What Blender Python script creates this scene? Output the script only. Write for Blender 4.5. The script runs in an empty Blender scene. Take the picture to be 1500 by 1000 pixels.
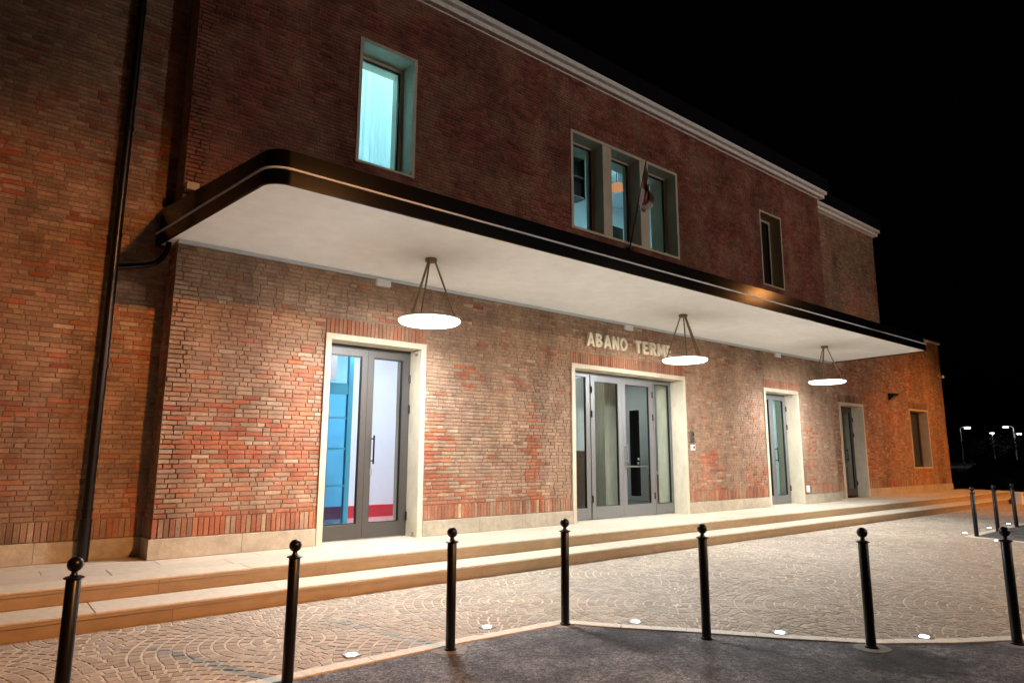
import bpy, math, random
from mathutils import Vector, Matrix, noise
rnd = random.Random(7)
sc = bpy.context.scene
col = sc.collection
# ------------------------------------------------------------------ camera
cam = bpy.data.cameras.new('camera'); camo = bpy.data.objects.new('camera', cam); col.objects.link(camo)
CR = Vector((0.77584204, -0.63091598, 0.00376088)); CU = Vector((-0.10921903, -0.12843179, 0.98568579)); CF = Vector((0.6214019, 0.76514724, 0.16855081))
CP = Vector((0, 0, 1.62)); FPX = 969.38
camo.matrix_world = Matrix(((CR.x, CU.x, -CF.x, CP.x), (CR.y, CU.y, -CF.y, CP.y), (CR.z, CU.z, -CF.z, CP.z), (0, 0, 0, 1)))
cam.sensor_width = 36; cam.lens = FPX / 1500 * 36; cam.clip_start = 0.05; cam.clip_end = 2000
sc.camera = camo
# ------------------------------------------------------------------ world, sun, exposure (night)
w = bpy.data.worlds.new('World'); sc.world = w; w.use_nodes = True
wn = w.node_tree; bg = wn.nodes['Background']
sky = wn.nodes.new('ShaderNodeTexSky'); sky.sky_type = 'NISHITA'; sky.sun_disc = False
sky.sun_elevation = math.radians(-4); sky.sun_rotation = math.radians(200)
wn.links.new(sky.outputs[0], bg.inputs[0]); bg.inputs[1].default_value = 0.010
sc.render.engine = 'CYCLES'
sc.view_settings.view_transform = 'Standard'; sc.view_settings.look = 'None'
sc.view_settings.exposure = 0.9; sc.view_settings.gamma = 1.0; sc.view_settings.use_curve_mapping = False
cy = sc.cycles
cy.use_denoising = True
try: cy.denoiser = 'OPENIMAGEDENOISE'; cy.denoising_prefilter = 'ACCURATE'
except Exception: pass
cy.max_bounces = 8; cy.diffuse_bounces = 4; cy.glossy_bounces = 3; cy.transparent_max_bounces = 12; cy.transmission_bounces = 4
cy.caustics_reflective = False; cy.caustics_refractive = False; cy.sample_clamp_indirect = 6.0; cy.sample_clamp_direct = 5.0
try: cy.use_light_tree = True
except Exception: pass
SODIUM = (1.0, 0.40, 0.115)
PENDANT = 84.0        # emission of the pendant diffusers

# ------------------------------------------------------------------ materials
def nd(nt, t, **kw):
    n = nt.nodes.new(t)
    for k, v in kw.items(): setattr(n, k, v)
    return n
def mat(name, color, rough=0.6, metal=0.0, nscale=None, namt=0.25, bump=0.0, bscale=None, bdist=0.01, spec=0.5, attr=False, stretch=(1, 1, 1), big=None, bigcol=None, bigamt=0.5, coat=0, stain=0):
    m = bpy.data.materials.new(name); m.use_nodes = True; nt = m.node_tree
    b = nt.nodes['Principled BSDF']
    b.inputs['Roughness'].default_value = rough; b.inputs['Metallic'].default_value = metal
    b.inputs['Specular IOR Level'].default_value = spec
    if coat: b.inputs['Coat Weight'].default_value = coat
    L = nt.links.new
    rgb = nd(nt, 'ShaderNodeRGB'); rgb.outputs[0].default_value = (*color, 1); cur = rgb.outputs[0]
    geo = nd(nt, 'ShaderNodeNewGeometry')
    mp = nd(nt, 'ShaderNodeMapping'); mp.inputs['Scale'].default_value = stretch; L(geo.outputs['Position'], mp.inputs['Vector'])
    if attr:
        at = nd(nt, 'ShaderNodeAttribute', attribute_name='col'); oi = nd(nt, 'ShaderNodeObjectInfo')
        mx = nd(nt, 'ShaderNodeMix', data_type='RGBA', blend_type='MULTIPLY'); mx.inputs[0].default_value = 1
        L(at.outputs['Color'], mx.inputs[6]); L(oi.outputs['Color'], mx.inputs[7])
        m2 = nd(nt, 'ShaderNodeMix', data_type='RGBA', blend_type='MULTIPLY'); m2.inputs[0].default_value = 1; L(mx.outputs[2], m2.inputs[6]); L(rgb.outputs[0], m2.inputs[7]); cur = m2.outputs[2]
    if big:
        n = nd(nt, 'ShaderNodeTexNoise'); n.inputs['Scale'].default_value = big; n.inputs['Detail'].default_value = 5; n.inputs['Roughness'].default_value = 0.6
        L(mp.outputs[0], n.inputs['Vector'])
        r = nd(nt, 'ShaderNodeValToRGB'); r.color_ramp.elements[0].position = 0.42; r.color_ramp.elements[1].position = 0.64; L(n.outputs[0], r.inputs[0])
        mu = nd(nt, 'ShaderNodeMath', operation='MULTIPLY'); mu.inputs[1].default_value = bigamt; L(r.outputs[0], mu.inputs[0])
        mx = nd(nt, 'ShaderNodeMix', data_type='RGBA'); L(mu.outputs[0], mx.inputs[0]); L(cur, mx.inputs[6]); mx.inputs[7].default_value = (*bigcol, 1); cur = mx.outputs[2]
    if stain:
        for sc_, st_, lo_, hi_ in ((0.9, (1, 1, 0.3), 1-stain, 1+stain*.55), (4.5, (1, 1, 0.7), 1-stain*.7, 1+stain*.5)):
            m3 = nd(nt, 'ShaderNodeMapping'); m3.inputs['Scale'].default_value = st_; L(geo.outputs['Position'], m3.inputs['Vector'])
            n = nd(nt, 'ShaderNodeTexNoise'); n.inputs['Scale'].default_value = sc_; n.inputs['Detail'].default_value = 7; n.inputs['Roughness'].default_value = 0.62; L(m3.outputs[0], n.inputs['Vector'])
            mr = nd(nt, 'ShaderNodeMapRange'); mr.inputs[1].default_value = 0.34; mr.inputs[2].default_value = 0.66; mr.inputs[3].default_value = lo_; mr.inputs[4].default_value = hi_; L(n.outputs[0], mr.inputs[0])
            mx = nd(nt, 'ShaderNodeMix', data_type='RGBA', blend_type='MULTIPLY'); mx.inputs[0].default_value = 1; L(cur, mx.inputs[6]); L(mr.outputs[0], mx.inputs[7]); cur = mx.outputs[2]
    if nscale:
        n = nd(nt, 'ShaderNodeTexNoise'); n.inputs['Scale'].default_value = nscale; n.inputs['Detail'].default_value = 6; n.inputs['Roughness'].default_value = 0.65
        L(mp.outputs[0], n.inputs['Vector'])
        mr = nd(nt, 'ShaderNodeMapRange'); mr.inputs[1].default_value = 0.25; mr.inputs[2].default_value = 0.75; mr.inputs[3].default_value = 1 - namt; mr.inputs[4].default_value = 1 + namt
        L(n.outputs[0], mr.inputs[0])
        mx = nd(nt, 'ShaderNodeMix', data_type='RGBA', blend_type='MULTIPLY'); mx.inputs[0].default_value = 1
        L(cur, mx.inputs[6]); L(mr.outputs[0], mx.inputs[7]); cur = mx.outputs[2]
    L(cur, b.inputs['Base Color'])
    if bump:
        n = nd(nt, 'ShaderNodeTexNoise'); n.inputs['Scale'].default_value = bscale or 60; n.inputs['Detail'].default_value = 4
        L(mp.outputs[0], n.inputs['Vector'])
        bp = nd(nt, 'ShaderNodeBump'); bp.inputs['Strength'].default_value = bump; bp.inputs['Distance'].default_value = bdist
        L(n.outputs[0], bp.inputs['Height']); L(bp.outputs[0], b.inputs['Normal'])
    return m
def emit(name, color, strength):
    m = bpy.data.materials.new(name); m.use_nodes = True; nt = m.node_tree
    nt.nodes.remove(nt.nodes['Principled BSDF'])
    e = nd(nt, 'ShaderNodeEmission'); e.inputs[0].default_value = (*color, 1); e.inputs[1].default_value = strength
    nt.links.new(e.outputs[0], nt.nodes['Material Output'].inputs[0]); return m
def glass(name, tint=(1, 1, 1), rough=0.02):
    m = bpy.data.materials.new(name); m.use_nodes = True; nt = m.node_tree
    nt.nodes.remove(nt.nodes['Principled BSDF'])
    t = nd(nt, 'ShaderNodeBsdfTransparent'); t.inputs[0].default_value = (*tint, 1)
    g = nd(nt, 'ShaderNodeBsdfGlossy'); g.inputs['Roughness'].default_value = rough
    fr = nd(nt, 'ShaderNodeFresnel'); fr.inputs[0].default_value = 1.35
    ge = nd(nt, 'ShaderNodeNewGeometry'); mr = nd(nt, 'ShaderNodeMapRange'); mr.inputs[3].default_value = 1.3; mr.inputs[4].default_value = 1/1.3
    mx = nd(nt, 'ShaderNodeMixShader'); L = nt.links.new; L(ge.outputs['Backfacing'], mr.inputs[0]); L(mr.outputs[0], fr.inputs[0])
    L(fr.outputs[0], mx.inputs[0]); L(t.outputs[0], mx.inputs[1]); L(g.outputs[0], mx.inputs[2]); L(mx.outputs[0], nt.nodes['Material Output'].inputs[0])
    return m
def cloth(name, color, trans=0.6):
    m = bpy.data.materials.new(name); m.use_nodes = True; nt = m.node_tree
    nt.nodes.remove(nt.nodes['Principled BSDF'])
    d = nd(nt, 'ShaderNodeBsdfDiffuse'); d.inputs[0].default_value = (*color, 1)
    t = nd(nt, 'ShaderNodeBsdfTranslucent'); t.inputs[0].default_value = (*color, 1)
    mx = nd(nt, 'ShaderNodeMixShader'); mx.inputs[0].default_value = trans; L = nt.links.new
    L(d.outputs[0], mx.inputs[1]); L(t.outputs[0], mx.inputs[2]); L(mx.outputs[0], nt.nodes['Material Output'].inputs[0])
    return m
M = {}
M['brick'] = mat('brick', (1, 1, 1), 0.88, attr=True, nscale=38, namt=0.32, bump=0.55, bscale=90, bdist=0.006, spec=0.25, big=1.3, bigcol=(0.38, 0.235, 0.15), bigamt=0.5, stain=0.3)
M['mortar'] = mat('mortar', (0.29, 0.215, 0.15), 0.95, big=1.3, bigcol=(0.37, 0.235, 0.15), bigamt=0.75, stain=0.3, nscale=25, namt=0.3, bump=0.6, bscale=120, bdist=0.006, spec=0.2)
M['plinth'] = mat('plinth_stone', (0.46, 0.39, 0.29), 0.75, nscale=9, namt=0.22, bump=0.35, bscale=40, big=1.6, bigcol=(0.30, 0.245, 0.175), bigamt=0.6)
M['surround'] = mat('surround_stone', (0.60, 0.52, 0.39), 0.6, nscale=7, namt=0.14, bump=0.2, bscale=50, big=2.2, bigcol=(0.43, 0.37, 0.27), bigamt=0.45, stretch=(1, 1, 0.45))
M['step'] = mat('step_stone', (0.66, 0.59, 0.47), 0.68, nscale=12, namt=0.14, bump=0.25, bscale=70, bdist=0.004, big=1.1, bigcol=(0.55, 0.48, 0.37), bigamt=0.4, attr=True)
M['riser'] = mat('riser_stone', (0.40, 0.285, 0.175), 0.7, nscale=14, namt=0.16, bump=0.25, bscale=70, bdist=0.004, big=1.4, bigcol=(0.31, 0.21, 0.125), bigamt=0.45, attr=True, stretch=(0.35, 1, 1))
M['cornice'] = mat('cornice_stone', (0.80, 0.77, 0.74), 0.8, nscale=10, namt=0.25, bump=0.4, bscale=30, stretch=(1, 1, 3))
M['soffit'] = mat('soffit_plaster', (0.87, 0.895, 0.90), 0.85, stain=0.05, nscale=3, namt=0.03, bump=0.06, bscale=60, bdist=0.003)
M['fascia'] = mat('fascia_metal', (0.003, 0.003, 0.0035), 0.15, 0.0, nscale=5, namt=0.3, spec=0.2)
M['stripgrey'] = mat('pale_grey_strip', (0.50, 0.53, 0.56), 0.5, 0.0)
M['trim'] = mat('aluminium_trim', (0.62, 0.68, 0.82), 0.5, 0.0)
M['pipe'] = mat('pipe_metal', (0.015, 0.013, 0.014), 0.3, 0.4, nscale=20, namt=0.3)
M['roof'] = mat('roof_metal', (0.008, 0.007, 0.009), 0.7, 0.0, nscale=6, namt=0.4, spec=0.02)
M['doordark'] = mat('door_bronze', (0.075, 0.068, 0.062), 0.45, 0.35, nscale=30, namt=0.1)
M['doorgrey'] = mat('door_aluminium', (0.165, 0.16, 0.155), 0.42, 0.35, nscale=30, namt=0.06)
M['black'] = mat('black_metal', (0.008, 0.008, 0.008), 0.4, 0.3)
M['steel'] = mat('brushed_steel', (0.55, 0.55, 0.55), 0.3, 1.0, nscale=60, namt=0.1)
M['bollard'] = mat('bollard_paint', (0.006, 0.006, 0.007), 0.3, 0.0, nscale=25, namt=0.35, bump=0.05, bscale=40, spec=0.4)
M['bronze'] = mat('lamp_bronze', (0.20, 0.155, 0.085), 0.4, 0.6, nscale=40, namt=0.1)
M['letter'] = mat('letter_stone', (0.78, 0.68, 0.50), 0.6, nscale=14, namt=0.14)
M['white'] = mat('white_plastic', (0.8, 0.79, 0.76), 0.45)
def asphalt():
    m = mat('asphalt', (0.085, 0.074, 0.067), 0.82, spec=0.4); nt = m.node_tree; L = nt.links.new; b = nt.nodes['Principled BSDF']
    geo = nd(nt, 'ShaderNodeNewGeometry'); cur = None; col_ = (0.138, 0.130, 0.132)
    rgb = nd(nt, 'ShaderNodeRGB'); rgb.outputs[0].default_value = (*col_, 1); cur = rgb.outputs[0]; hs = []
    for sc_, lo, hi, p0, p1, det in ((0.55, 0.62, 1.25, .36, .64, 5), (3.2, 0.66, 1.3, .38, .62, 6), (22, 0.62, 1.4, .36, .64, 4), (75, 0.45, 1.75, .36, .66, 2)):
        n = nd(nt, 'ShaderNodeTexNoise'); n.inputs['Scale'].default_value = sc_; n.inputs['Detail'].default_value = det; L(geo.outputs['Position'], n.inputs['Vector'])
        mr = nd(nt, 'ShaderNodeMapRange'); mr.inputs[1].default_value = p0; mr.inputs[2].default_value = p1; mr.inputs[3].default_value = lo; mr.inputs[4].default_value = hi; L(n.outputs[0], mr.inputs[0])
        mx = nd(nt, 'ShaderNodeMix', data_type='RGBA', blend_type='MULTIPLY'); mx.inputs[0].default_value = 1; L(cur, mx.inputs[6]); L(mr.outputs[0], mx.inputs[7]); cur = mx.outputs[2]; hs.append(n.outputs[0])
    for (sx, sy, rr_) in ((6.02, 2.48, 0.46), (6.22, 2.30, 0.42), (4.9, 4.2, 0.5)):
        vd = nd(nt, 'ShaderNodeVectorMath', operation='DISTANCE'); vd.inputs[1].default_value = (sx, sy, -0.008); L(geo.outputs['Position'], vd.inputs[0])
        n = nd(nt, 'ShaderNodeTexNoise'); n.inputs['Scale'].default_value = 7; n.inputs['Detail'].default_value = 5; L(geo.outputs['Position'], n.inputs['Vector'])
        ma = nd(nt, 'ShaderNodeMath', operation='MULTIPLY_ADD'); ma.inputs[1].default_value = 0.55; L(n.outputs[0], ma.inputs[0]); L(vd.outputs['Value'], ma.inputs[2])
        mr = nd(nt, 'ShaderNodeMapRange'); mr.inputs[1].default_value = rr_+.12; mr.inputs[2].default_value = rr_+.30; mr.inputs[3].default_value = 0.42; mr.inputs[4].default_value = 1.0; L(ma.outputs[0], mr.inputs[0])
        mx = nd(nt, 'ShaderNodeMix', data_type='RGBA', blend_type='MULTIPLY'); mx.inputs[0].default_value = 1; L(cur, mx.inputs[6]); L(mr.outputs[0], mx.inputs[7]); cur = mx.outputs[2]
    L(cur, b.inputs['Base Color'])
    ad = nd(nt, 'ShaderNodeMath', operation='ADD'); L(hs[2], ad.inputs[0]); L(hs[3], ad.inputs[1])
    bp = nd(nt, 'ShaderNodeBump'); bp.inputs['Strength'].default_value = 0.9; bp.inputs['Distance'].default_value = 0.012; L(ad.outputs[0], bp.inputs['Height']); L(bp.outputs[0], b.inputs['Normal'])
    return m
M['asphalt'] = asphalt()
M['bed'] = mat('joint_sand', (0.60, 0.52, 0.40), 0.95, nscale=3.5, namt=0.4, bump=0.4, bscale=200)
M['cobble'] = mat('cobble_stone', (1, 1, 1), 0.7, attr=True, nscale=55, namt=0.28, bump=0.5, bscale=110, bdist=0.006, spec=0.35, big=0.8, bigcol=(0.37, 0.30, 0.225), bigamt=0.35)
M['kerb'] = mat('kerb_stone', (0.84, 0.79, 0.68), 0.75, nscale=25, namt=0.22, bump=0.3, bscale=80, attr=True)
M['concrete'] = mat('concrete', (0.26, 0.235, 0.205), 0.9, nscale=25, namt=0.3, bump=0.5, bscale=80)
M['inwall'] = mat('white_wall', (0.78, 0.79, 0.84), 0.8, nscale=4, namt=0.03)
M['greywall'] = mat('grey_wall', (0.40, 0.42, 0.43), 0.8, nscale=4, namt=0.05)
M['wains'] = mat('brown_wainscot', (0.060, 0.036, 0.024), 0.5, nscale=8, namt=0.3, stretch=(1, 1, 0.3))
M['red'] = mat('red_skirting', (0.62, 0.03, 0.05), 0.5)
M['pinkfloor'] = mat('pale_red_floor', (0.62, 0.40, 0.38), 0.25, nscale=6, namt=0.1)
M['greyfloor'] = mat('grey_floor', (0.22, 0.21, 0.20), 0.25, nscale=6, namt=0.15)
M['conc_col'] = mat('board_marked_concrete', (0.33, 0.29, 0.22), 0.85, nscale=14, namt=0.3, stretch=(1, 1, 0.12))
M['blue'] = mat('lift_blue', (0.08, 0.36, 0.52), 0.3, 0.2)
M['liftback'] = mat('lift_back', (0.20, 0.45, 0.60), 0.5, nscale=3, namt=0.25)
M['wood'] = mat('warm_wood', (0.42, 0.22, 0.08), 0.5, nscale=20, namt=0.3, stretch=(1, 1, 6))
M['glass'] = glass('clear_glass', (0.93, 0.97, 0.96))
M['blueglass'] = glass('blue_glass', (0.62, 0.86, 0.95), 0.03)
M['curtain'] = cloth('sheer_curtain', (0.48, 0.74, 0.77), 0.7)
M['lampglass'] = emit('pendant_diffuser', (0.92, 0.985, 1.03), PENDANT)
M['uplight'] = emit('uplight_lens', (0.86, 0.94, 1.0), 14)
M['sodium'] = emit('sodium_lens', SODIUM, 320)
M['whitelens'] = emit('white_lamp_lens', (1.0, 0.91, 0.86), 200)
M['fill_lens'] = emit('warm_fill_lens', (1.0, 0.68, 0.42), 200)
M['farlamp'] = emit('far_lamp_lens', (0.93, 0.93, 1.0), 22)
M['coolpanel'] = emit('cool_panel', (0.80, 0.86, 1.0), 15)
M['cyandim'] = emit('cyan_dim_panel', (0.42, 0.9, 1.0), 16)
M['dimpanel'] = emit('dim_panel', (0.95, 0.97, 0.90), 5.0)
M['cyanpanel'] = emit('cyan_panel', (0.70, 0.96, 1.0), 12)
M['warmglow'] = emit('warm_bulb', (1.0, 0.42, 0.2), 0.35)
M['bark'] = mat('bark', (0.06, 0.045, 0.03), 0.9, nscale=12, namt=0.4)
M['leaf'] = mat('leaf', (0.05, 0.075, 0.03), 0.6, nscale=3, namt=0.5)
M['carpaint'] = mat('car_paint', (0.025, 0.028, 0.035), 0.25, 0.4, coat=0.8)
M['carglass'] = mat('car_glass', (0.008, 0.009, 0.01), 0.05)
M['tyre'] = mat('rubber', (0.012, 0.012, 0.012), 0.8)

# ------------------------------------------------------------------ helpers
def prop(o, label=None, cat=None, group=None, kind=None):
    if label: o['label'] = label
    if cat: o['category'] = cat
    if group: o['group'] = group
    if kind: o['kind'] = kind
    return o
def empty(name, loc=(0, 0, 0), label=None, cat=None, group=None, parent=None):
    o = bpy.data.objects.new(name, None); o.location = loc; o.empty_display_size = 0.2; col.objects.link(o); o.parent = parent
    return prop(o, label, cat, group)
class MB:
    def __init__(s): s.v = []; s.f = []; s.c = []; s.smooth = False
    def box(s, x0, x1, y0, y1, z0, z1, c=None):
        b = len(s.v); s.v += [(x0, y0, z0), (x1, y0, z0), (x1, y1, z0), (x0, y1, z0), (x0, y0, z1), (x1, y0, z1), (x1, y1, z1), (x0, y1, z1)]
        s.f += [(b, b+3, b+2, b+1), (b+4, b+5, b+6, b+7), (b, b+1, b+5, b+4), (b+1, b+2, b+6, b+5), (b+2, b+3, b+7, b+6), (b+3, b, b+4, b+7)]
        s.c += [c or (1, 1, 1)] * 8; return s
    def cbox(s, x0, x1, y0, y1, z0, z1, k=0.006, c=None):   # box with chamfered edges (octagonal rings on z plus inset caps)
        b = len(s.v)
        def ring(z, i):
            return [(x0+i, y0+i, z), (x1-i, y0+i, z), (x1-i, y1-i, z), (x0+i, y1-i, z)]
        s.v += ring(z0, k) + ring(z0+k, 0) + ring(z1-k, 0) + ring(z1, k)
        s.f.append((b+3, b+2, b+1, b))
        for r in range(3):
            for i in range(4):
                j = (i+1) % 4; s.f.append((b+4*r+i, b+4*r+j, b+4*r+4+j, b+4*r+4+i))
        s.f.append((b+12, b+13, b+14, b+15)); s.c += [c or (1, 1, 1)] * 16; return s
    def quad(s, p, c=None):
        b = len(s.v); s.v += [tuple(q) for q in p]; s.f.append(tuple(range(b, b+len(p)))); s.c += [c or (1, 1, 1)] * len(p); return s
    def tube(s, pts, r, n=12, cap=True):
        pts = [Vector(p) for p in pts]; rs = r if isinstance(r, (list, tuple)) else [r] * len(pts); b = len(s.v)
        up = None
        for i, p in enumerate(pts):
            d = (pts[min(i+1, len(pts)-1)] - pts[max(i-1, 0)]).normalized()
            if up is None: up = Vector((1, 0, 0)) if abs(d.x) < 0.9 else Vector((0, 1, 0))
            a = (up - d * up.dot(d)).normalized(); e = d.cross(a); up = a
            for k in range(n):
                t = 2*math.pi*k/n; s.v.append(tuple(p + a*rs[i]*math.cos(t) + e*rs[i]*math.sin(t)))
        for i in range(len(pts)-1):
            for k in range(n):
                j = (k+1) % n; s.f.append((b+i*n+k, b+i*n+j, b+(i+1)*n+j, b+(i+1)*n+k))
        if cap:
            s.f.append(tuple(b+k for k in reversed(range(n)))); s.f.append(tuple(b+(len(pts)-1)*n+k for k in range(n)))
        s.c += [(1, 1, 1)] * (len(pts)*n); return s
    def lathe(s, prof, n=24, c=(0, 0, 0)):
        b = len(s.v)
        for r, z in prof:
            for k in range(n):
                t = 2*math.pi*k/n; s.v.append((c[0]+r*math.cos(t), c[1]+r*math.sin(t), c[2]+z))
        for i in range(len(prof)-1):
            for k in range(n):
                j = (k+1) % n; s.f.append((b+i*n+k, b+i*n+j, b+(i+1)*n+j, b+(i+1)*n+k))
        s.f.append(tuple(b+k for k in reversed(range(n)))); s.f.append(tuple(b+(len(prof)-1)*n+k for k in range(n)))
        s.c += [(1, 1, 1)] * (len(prof)*n); return s
    def prism(s, poly, z0, z1):     # ccw polygon in xy
        b = len(s.v); n = len(poly); s.v += [(x, y, z0) for x, y in poly] + [(x, y, z1) for x, y in poly]
        s.f.append(tuple(b+k for k in reversed(range(n)))); s.f.append(tuple(b+n+k for k in range(n)))
        for k in range(n): j = (k+1) % n; s.f.append((b+k, b+j, b+n+j, b+n+k))
        s.c += [(1, 1, 1)] * (2*n); return s
    def mesh(s, name, m, smooth=None, attr=False):
        me = bpy.data.meshes.new(name); me.from_pydata(s.v, [], s.f)
        if m: me.materials.append(M[m])
        if attr:
            a = me.color_attributes.new('col', 'FLOAT_COLOR', 'POINT'); buf = []
            for c in s.c: buf += [c[0], c[1], c[2], 1.0]
            a.data.foreach_set('color', buf)
        if smooth is not None:
            for p in me.polygons: p.use_smooth = True
            if smooth > 0:
                try: me.set_sharp_from_angle(angle=math.radians(smooth))
                except Exception: pass
        me.update(); return me
    def build(s, name, m, parent=None, smooth=None, attr=False, loc=None):
        o = bpy.data.objects.new(name, s.mesh(name, m, smooth, attr)); col.objects.link(o); o.parent = parent
        if loc: o.location = loc
        return o
def link(name, me, parent=None, loc=(0, 0, 0)):
    o = bpy.data.objects.new(name, me); col.objects.link(o); o.parent = parent; o.location = loc; return o
def proj(p):
    d = Vector(p) - CP; z = d.dot(CF)
    if z < 0.1: return None
    return 750 + FPX*d.dot(CR)/z, 500 - FPX*d.dot(CU)/z, z
def inview(p, m=5):
    q = proj(p); return bool(q) and -m < q[0] < 1500+m and -m < q[1] < 1000+m
def copy_tree(o, parent=None):
    c = o.copy(); col.objects.link(c); c.parent = parent
    for ch in list(o.children): copy_tree(ch, c)
    return c
def pip(x, y, poly):
    ins = False; n = len(poly); j = n-1
    for i in range(n):
        xi, yi = poly[i]; xj, yj = poly[j]
        if (yi > y) != (yj > y) and x < (xj-xi)*(y-yi)/(yj-yi)+xi: ins = not ins
        j = i
    return ins

# ------------------------------------------------------------------ dimensions (metres; camera stands over 0,0)
PZ = 0.344; Y0 = 9.25; YW = 9.70; X0 = 1.85; X1 = 19.80
XL = -3.2; XR2 = 24.8; XR1 = 30.2
ZS = 4.39; ZC = 9.55; ZW1 = 6.05
PLZ = 0.59

# ------------------------------------------------------------------ ground
g = MB(); g.quad([(-300, -300, -0.008), (600, -300, -0.008), (600, 600, -0.008), (-300, 600, -0.008)])
prop(g.build('ground', 'asphalt'), kind='structure')
# kerb line (pavement side), then the paved region
K = [(-9, 5.15), (-6, 5.15), (-3, 5.15), (0, 5.15), (1.2, 5.15), (2.4, 5.16), (3.6, 5.17), (4.78, 5.09)]
curve = [(4.78, 5.09), (5.12, 4.60), (5.50, 4.12), (5.98, 3.45), (6.45, 2.88), (7.03, 2.44), (7.66, 2.07), (8.6, 1.68), (9.8, 1.4), (11.1, 1.3), (12.4, 1.4), (13.6, 1.75), (14.6, 2.3), (15.4, 3.05), (15.95, 4.05), (16.14, 5.06)]
K2 = [(16.14, 5.06), (17.6, 5.10), (19.0, 5.12), (21, 5.16), (23, 5.18), (26, 5.2), (30, 5.2), (34, 5.2), (40, 5.2)]
line = K + curve[1:] + K2[1:]
paved = line + [(40, 7.6), (-9, 7.6)]
b = MB()
b.v = [(x, y, -0.0026) for x, y in paved]; b.f = [tuple(range(len(paved)))]; b.c = [(1, 1, 1)] * len(paved)
pav = prop(b.build('cobble_paving', 'bed'), kind='structure')
FR = 1.30; PITCH = 0.104; NR = 12            # scallop fans of concentric arcs, crowns towards the building
def sett_quad(ring, jit):
    r0 = FR-(ring+1)*PITCH; r1 = FR-ring*PITCH; n = max(5, round(2*math.pi*(r0+r1)/2/0.102)); h = math.pi/n; rr = random.Random(jit)
    q = [Vector((max(r0, .005)*math.sin(t), max(r0, .005)*math.cos(t))) for t in (-h, h)]; p = [Vector((r1*math.sin(t), r1*math.cos(t))) for t in (h, -h)]
    q = [q[0], q[1], p[0], p[1]]; c = sum(q, Vector((0, 0)))/4; out = []
    for v in q:
        d = v-c; d = Vector((d.x*max(0.3, 1-0.0095/max(abs(d.x), .012)), d.y*(1-0.009/max(abs(d.y), .02))))
        out.append(d + Vector((rr.uniform(-.004, .004), rr.uniform(-.004, .004))))
    out.sort(key=lambda d: math.atan2(d.y, d.x))
    return c, out, n
def add_cobble(mb, cx, cy, q, dz, tilt, colr, rot=0.0):
    b = len(mb.v); cr, sr = math.cos(rot), math.sin(rot)
    for (s_, z) in ((1.0, -0.03), (1.0, -0.0012), (0.90, 0.0022)):
        for p in q:
            zz = z + (dz + tilt[0]*p.x + tilt[1]*p.y if z > -0.02 else 0)
            mb.v.append((cx+(p.x*cr-p.y*sr)*s_, cy+(p.x*sr+p.y*cr)*s_, zz))
    for r in range(2):
        for i in range(4):
            j = (i+1) % 4; mb.f.append((b+4*r+i, b+4*r+j, b+4*r+4+j, b+4*r+4+i))
    mb.f.append((b+8, b+9, b+10, b+11)); mb.c += [colr]*12
cob = []; SH = {(k, v): sett_quad(k, k*10+v) for k in range(NR) for v in range(3)}
for row in range(0, 8):
    cyy = -0.4 + row*FR
    for cidx in range(-4, 17):
        cxx = 1.05 + cidx*2*FR + (FR if row % 2 else 0)
        below = [(cxx-FR, cyy-FR), (cxx+FR, cyy-FR), (cxx, cyy-2*FR)]
        for k in range(NR):
            n = SH[(k, 0)][2]; off = rnd.random()
            for q_ in range(n):
                a = 2*math.pi*(q_+off)/n; v = rnd.randint(0, 2); c, q, _ = SH[(k, v)]; rm = c.y
                X = cxx - rm*math.sin(a); Yc = cyy + rm*math.cos(a)
                if Yc > 7.50 or X < -6 or X > 33 or not pip(X, Yc, paved): continue
                if any(math.hypot(X-bx, Yc-by) < FR-0.012 for bx, by in below): continue
                nz = noise.noise(Vector((X*0.5, Yc*0.5, 3))); br = rnd.uniform(0.80, 1.16) * (1+0.15*nz)
                base = rnd.choice(((0.46, 0.38, 0.295), (0.43, 0.355, 0.28), (0.48, 0.405, 0.315), (0.45, 0.36, 0.285), (0.42, 0.36, 0.295)))
                colr = tuple(t*br for t in base); pr = proj((X, Yc, 0)); area = 0
                if pr and -10 < pr[0] < 1510 and pr[1] < 1010: area = 1e4/(pr[2]**3)
                cob.append([area, X, Yc, k, v, q, colr, rnd.uniform(-.0012, .0022), (rnd.uniform(-.02, .02), rnd.uniform(-.02, .02)), a])
cob.sort(key=lambda a: -a[0])
shared = {}
mb = MB()
for i, (area, X, Yc, k, v, q, colr, dz, tilt, rot) in enumerate(cob):
    if i < 290:
        if (k, v) not in shared:
            t = MB(); add_cobble(t, 0, 0, q, 0, (0.01*v, -0.01), (1, 1, 1)); shared[(k, v)] = t.mesh('cobble', 'cobble', attr=True)
        o = link('cobble', shared[(k, v)], pav, (X, Yc, dz)); o.color = (*colr, 1); o.rotation_euler.z = rot
    else: add_cobble(mb, X, Yc, q, dz, tilt, colr, rot)
prop(mb.build('cobbles', 'cobble', pav, attr=True), kind='stuff')
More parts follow.
